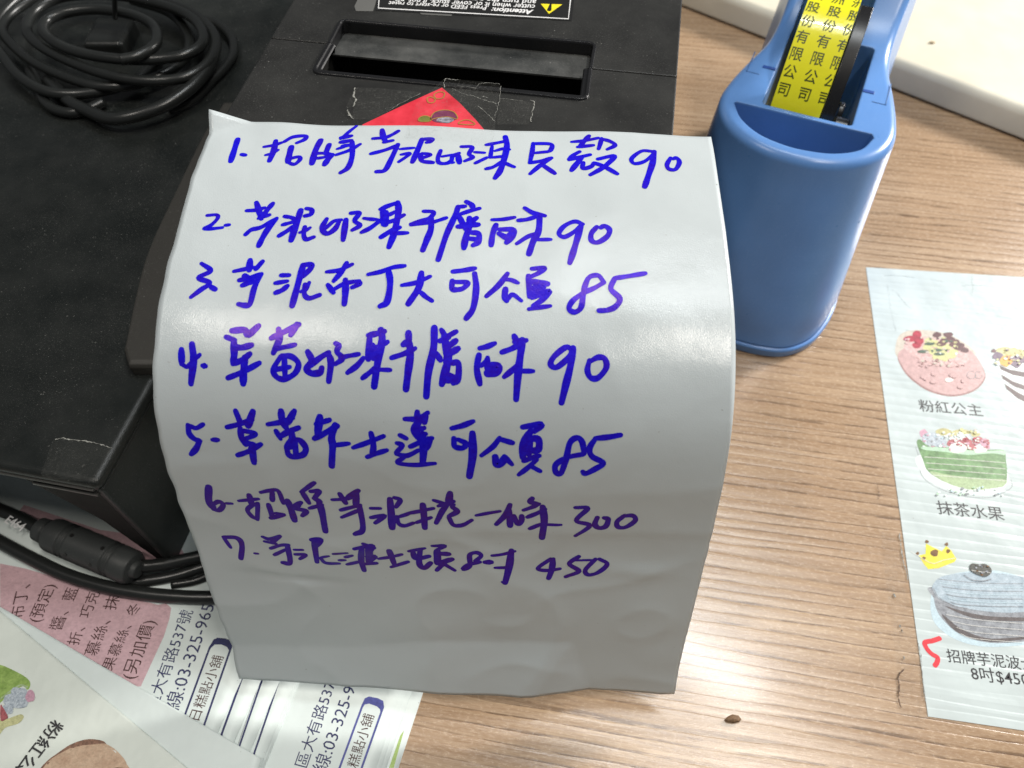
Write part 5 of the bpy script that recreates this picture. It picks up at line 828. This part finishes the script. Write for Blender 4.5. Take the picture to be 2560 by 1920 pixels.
name_box(o6, z6, [(1440, 1420), (1650, 850), (1690, 800), (1800, 825), (1815, 870), (1640, 1366), (1620, 1420)],
         [(1620, 920), (1645, 845), (1665, 800), (1700, 784), (1770, 798), (1815, 820), (1822, 865), (1795, 935), (1790, 890), (1765, 865), (1700, 842), (1665, 850)], None, VIOLET_PR, b3)
picture('pink_panel', o1, [(PINK_PR, 'hard', [(0, 1409), (62, 1421), (250, 1475), (395, 1512), (415, 1508), (428, 1520), (424, 1545), (410, 1590), (352, 1716), (0, 1700)])], z1-.002)
picture('pink_panel', o1, [(PINK_PR, 'hard', [(60, 1262), (250, 1325), (440, 1350), (470, 1400), (455, 1420), (330, 1410), (110, 1345), (30, 1300)])], z1-.002)
for body_, a, b, mt in (('布丁、', (215, 1690), (295, 1342), BROWN_PR), ('(預定)', (388, 1722), (548, 1352), BROWN_PR), ('醬、藍', (595, 1800), (775, 1385), BROWN_PR), ('折、巧克', (765, 1950), (985, 1425), BROWN_PR),
        ('慕絲、抹', (948, 2055), (1185, 1465), BROWN_PR), ('果慕絲、冬', (1100, 2200), (1390, 1545), BROWN_PR), ('(另加價)', (1318, 2285), (1535, 1710), BROWN_PR),
        ('區大有路537號', (1540, 2590), (1905, 1610), NAVY_PR), ('線:03-325-9655', (1755, 2590), (2150, 1470), NAVY_PR), ('日糕點小舖', (1960, 2690), (2205, 2060), BROWN_PR)):
    p, q = b1([a, b]); V, F = text_on(body_, at(*p, z1), at(*q, z1), 0.0, 1.05); link_mesh('printed_text', V, F, mt, o1)
for body_, a, b, mt in (('區大有路537號', (1190, 1366), (1470, 560), NAVY_PR), ('線:03-325-9655', (1345, 1410), (1665, 520), NAVY_PR), ('糕點小舖', (1600, 1370), (1740, 940), BROWN_PR)):
    p, q = b3([a, b]); V, F = text_on(body_, at(*p, z6), at(*q, z6), 0.0, 1.05); link_mesh('printed_text', V, F, mt, o6)
# two sheets lying across the fan
def loose(pts, z, zf, mat, label):
    P = [at(*p, z) for p in pts]; n = 46
    V = [(P[0]*(1-u)+P[1]*u)*(1-v)+(P[3]*(1-u)+P[2]*u)*v for v in np.linspace(0, 1, n+1) for u in np.linspace(0, 1, n+1)]
    V = [(p[0], p[1], zf(p[0], p[1])) for p in V]
    F = [(j*(n+1)+i, (j+1)*(n+1)+i, (j+1)*(n+1)+i+1, j*(n+1)+i+1) for j in range(n) for i in range(n)]
    o = link_mesh('brochure', V, F, mat, loc=(*np.mean(V, 0)[:2], z), smooth=True)
    md = o.modifiers.new('thickness', 'SOLIDIFY'); md.thickness = .0001; md.offset = -1
    return tag(o, label, 'brochure', 'fanned stack of printed brochures')
w1, w2 = wav(.42, .06, 2.0), wav(.49, .07, 2.0)
loose([(-180, 1412), (652, 1896), (610, 2060), (-400, 2060)], .42, w1, BRO, 'blank white brochure lying across the fan, its square corner on the blue lines')
u2 = loose([(-150, 1402), (560, 1997), (500, 2150), (-500, 2150)], .49, w2, BRO2, 'uppermost brochure with a green cake and a tan cake')
TAN = pk_('tan_cake', (.52, .34, .23), .12, 3, (.60, .44, .31)); TAN_D = pk_('tan_edge', (.22, .12, .08), .4, 9); GRN2 = pk_('bright_green', (.20, .34, .06), .25, 2.5, (.33, .47, .13)); YELP = pk_('yellow_bit', (.50, .50, .26), .2)
g3 = [(GRN2, 'fill', [(-60, 620), (0, 640), (60, 660), (220, 740), (290, 800), (295, 850), (270, 885), (220, 850), (120, 920), (30, 990), (-80, 1050)]), (MATCHA_L, .05, [(270, 860), (200, 840), (100, 900), (0, 980)]),
      (YELP, 'fill', [(-50, 1200), (60, 1180), (200, 1130), (235, 1160), (180, 1220), (60, 1260), (0, 1330), (-60, 1380)])]
for x, y, rx, ry in ((180, 920, 80, 60), (120, 990, 90, 70), (190, 1010, 90, 60), (80, 1080, 60, 50), (220, 960, 60, 60)): g3.append((SLATE, 'fill', lump(x, y, rx, ry, 9)))
g3 += [(PINKB, 'fill', lump(300, 950, 45, 60, 9)), (WINE, 'fill', [(5, 1040), (30, 1060), (80, 1150), (60, 1180), (10, 1190)])]
picture('cake_picture', u2, g3, .50, b2, zf=lambda x, y: w2(x, y)+.012)
g4 = [(TAN_D, 'fill', [(400, 1680), (470, 1590), (560, 1520), (690, 1430), (830, 1378), (940, 1375), (1030, 1400), (1020, 1450), (800, 1500), (600, 1600), (480, 1720)]),
      (TAN, 'fill', [(410, 1690), (500, 1580), (640, 1490), (800, 1410), (960, 1395), (1100, 1450), (1200, 1540), (1250, 1620), (1280, 1760), (800, 1900), (300, 1850)]), (TAN_D, 'fill', lump(485, 1615, 18, 16)), (CREAM_GLARE, 'fill', lump(1080, 1500, 70, 24)), (TAN_D, .03, [(700, 1480), (740, 1500), (790, 1475)]), (TAN_D, 'fill', [(1000, 1660), (1100, 1650), (1230, 1660), (1250, 1690), (1050, 1700)])]
picture('cake_picture', u2, g4, .50, b2, zf=lambda x, y: w2(x, y)+.012)
p, q = b2([(535, 1175), (20, 1850)]); cz = .51
V, F = text_on('粉紅公主', at(*p, cz), at(*q, cz), .012, zf=lambda x, y: w2(x, y)+.02); link_mesh('caption', V, F, BLACK_PR, u2)

# ------------------------------------------------------------------ cables in front of the stand
def cable(pts, r, label, seg=8, name='power_cable'):
    P = catmull([at(*p) for p in pts], seg); V, F = tube(P, r, 14); o = link_mesh(name, V, F, CABLE, loc=(*np.mean(P, 0)[:2], min(p[2] for p in P)-r), smooth=True)
    return tag(o, label, 'cable'), P
cable([(-120, 1290, .62), (0, 1355, .60), (70, 1392, .58), (160, 1435, .55), (260, 1466, .52), (360, 1484, .50), (450, 1492, .48), (520, 1494, .46), (600, 1490, .45), (720, 1475, .45)], .25, 'thick black cable curving across the pink brochure in front of the ferrite bead')
bc, P = cable([(-120, 1226, .85), (0, 1275, .85), (60, 1300, .85), (110, 1328, .86), (220, 1378, .86), (330, 1412, .82), (400, 1412, .72), (470, 1398, .62), (560, 1380, .55), (700, 1360, .5)], .24, 'black cable with white print running through the ferrite bead')
bead_pts = [at(*p) for p in ((98, 1322, .98), (348, 1427, .98))]
ax = bead_pts[1]-bead_pts[0]; Lb = np.linalg.norm(ax); ax = ax/Lb
prof = [(0, .30), (.02, .44), (.28, .47), (.32, .40), (.40, .40), (.44, .60), (.55, .635), (.93, .64), (.97, .57), (1.02, .57), (1.05, .64), (1.10, .57), (1.14, .57), (1.18, .64), (2.38, .645), (2.42, .57), (2.47, .57), (2.50, .645), (2.55, .57), (2.60, .57), (2.64, .64), (3.02, .63), (3.14, .56), (3.18, .34), (3.3, .30)]
sc = Lb/3.3; uu = np.cross(ax, (0, 0, 1)); uu /= np.linalg.norm(uu); ww = np.cross(ax, uu)
rings = [[bead_pts[0]+ax*(t*sc)+r_*1.0*(math.cos(a)*uu+math.sin(a)*ww) for a in np.linspace(0, 2*math.pi, 28)[:-1]] for t, r_ in prof]
V, F = loft(rings, True, True); bead_o = link_mesh('ferrite_bead', V, F, BEAD, bc, smooth=True); bead_o.data.set_sharp_from_angle(angle=R(45))
P = []
for t_, a_ in ((1.35, 35), (2.15, 35), (1.3, 100), (2.3, 100)):
    c = bead_pts[0]+ax*(t_*sc); d = math.cos(R(a_))*(-uu if uu[1] > 0 else uu)+math.sin(R(a_))*(ww if ww[2] > 0 else -ww)
    P.append(tube([c+d*.60, c+d*.66], .075, 10))
V, F = join(*P); link_mesh('pin_hole', V, F, LBL, bead_o)
for a, b, s in (((10, 1305), (52, 1328), 'E464'), ((82, 1343), (108, 1352), '2C')):
    V, F = text_on(s, at(*a, 1.075), at(*b, 1.075), .02); link_mesh('cable_print', V, F, WHITE_PR, bc)
cable([(320, 1455, .40), (370, 1452, .38), (440, 1440, .35), (520, 1415, .35), (600, 1390, .35), (720, 1360, .35)], .22, 'black cable coming out under the right end of the ferrite bead')
cable([(430, 1462, .38), (490, 1452, .36), (560, 1425, .35), (680, 1395, .35)], .16, 'thin dark cable tucked behind the thick one near the note')
for o in bpy.data.objects:
    if '_o' in o: del o['_o']
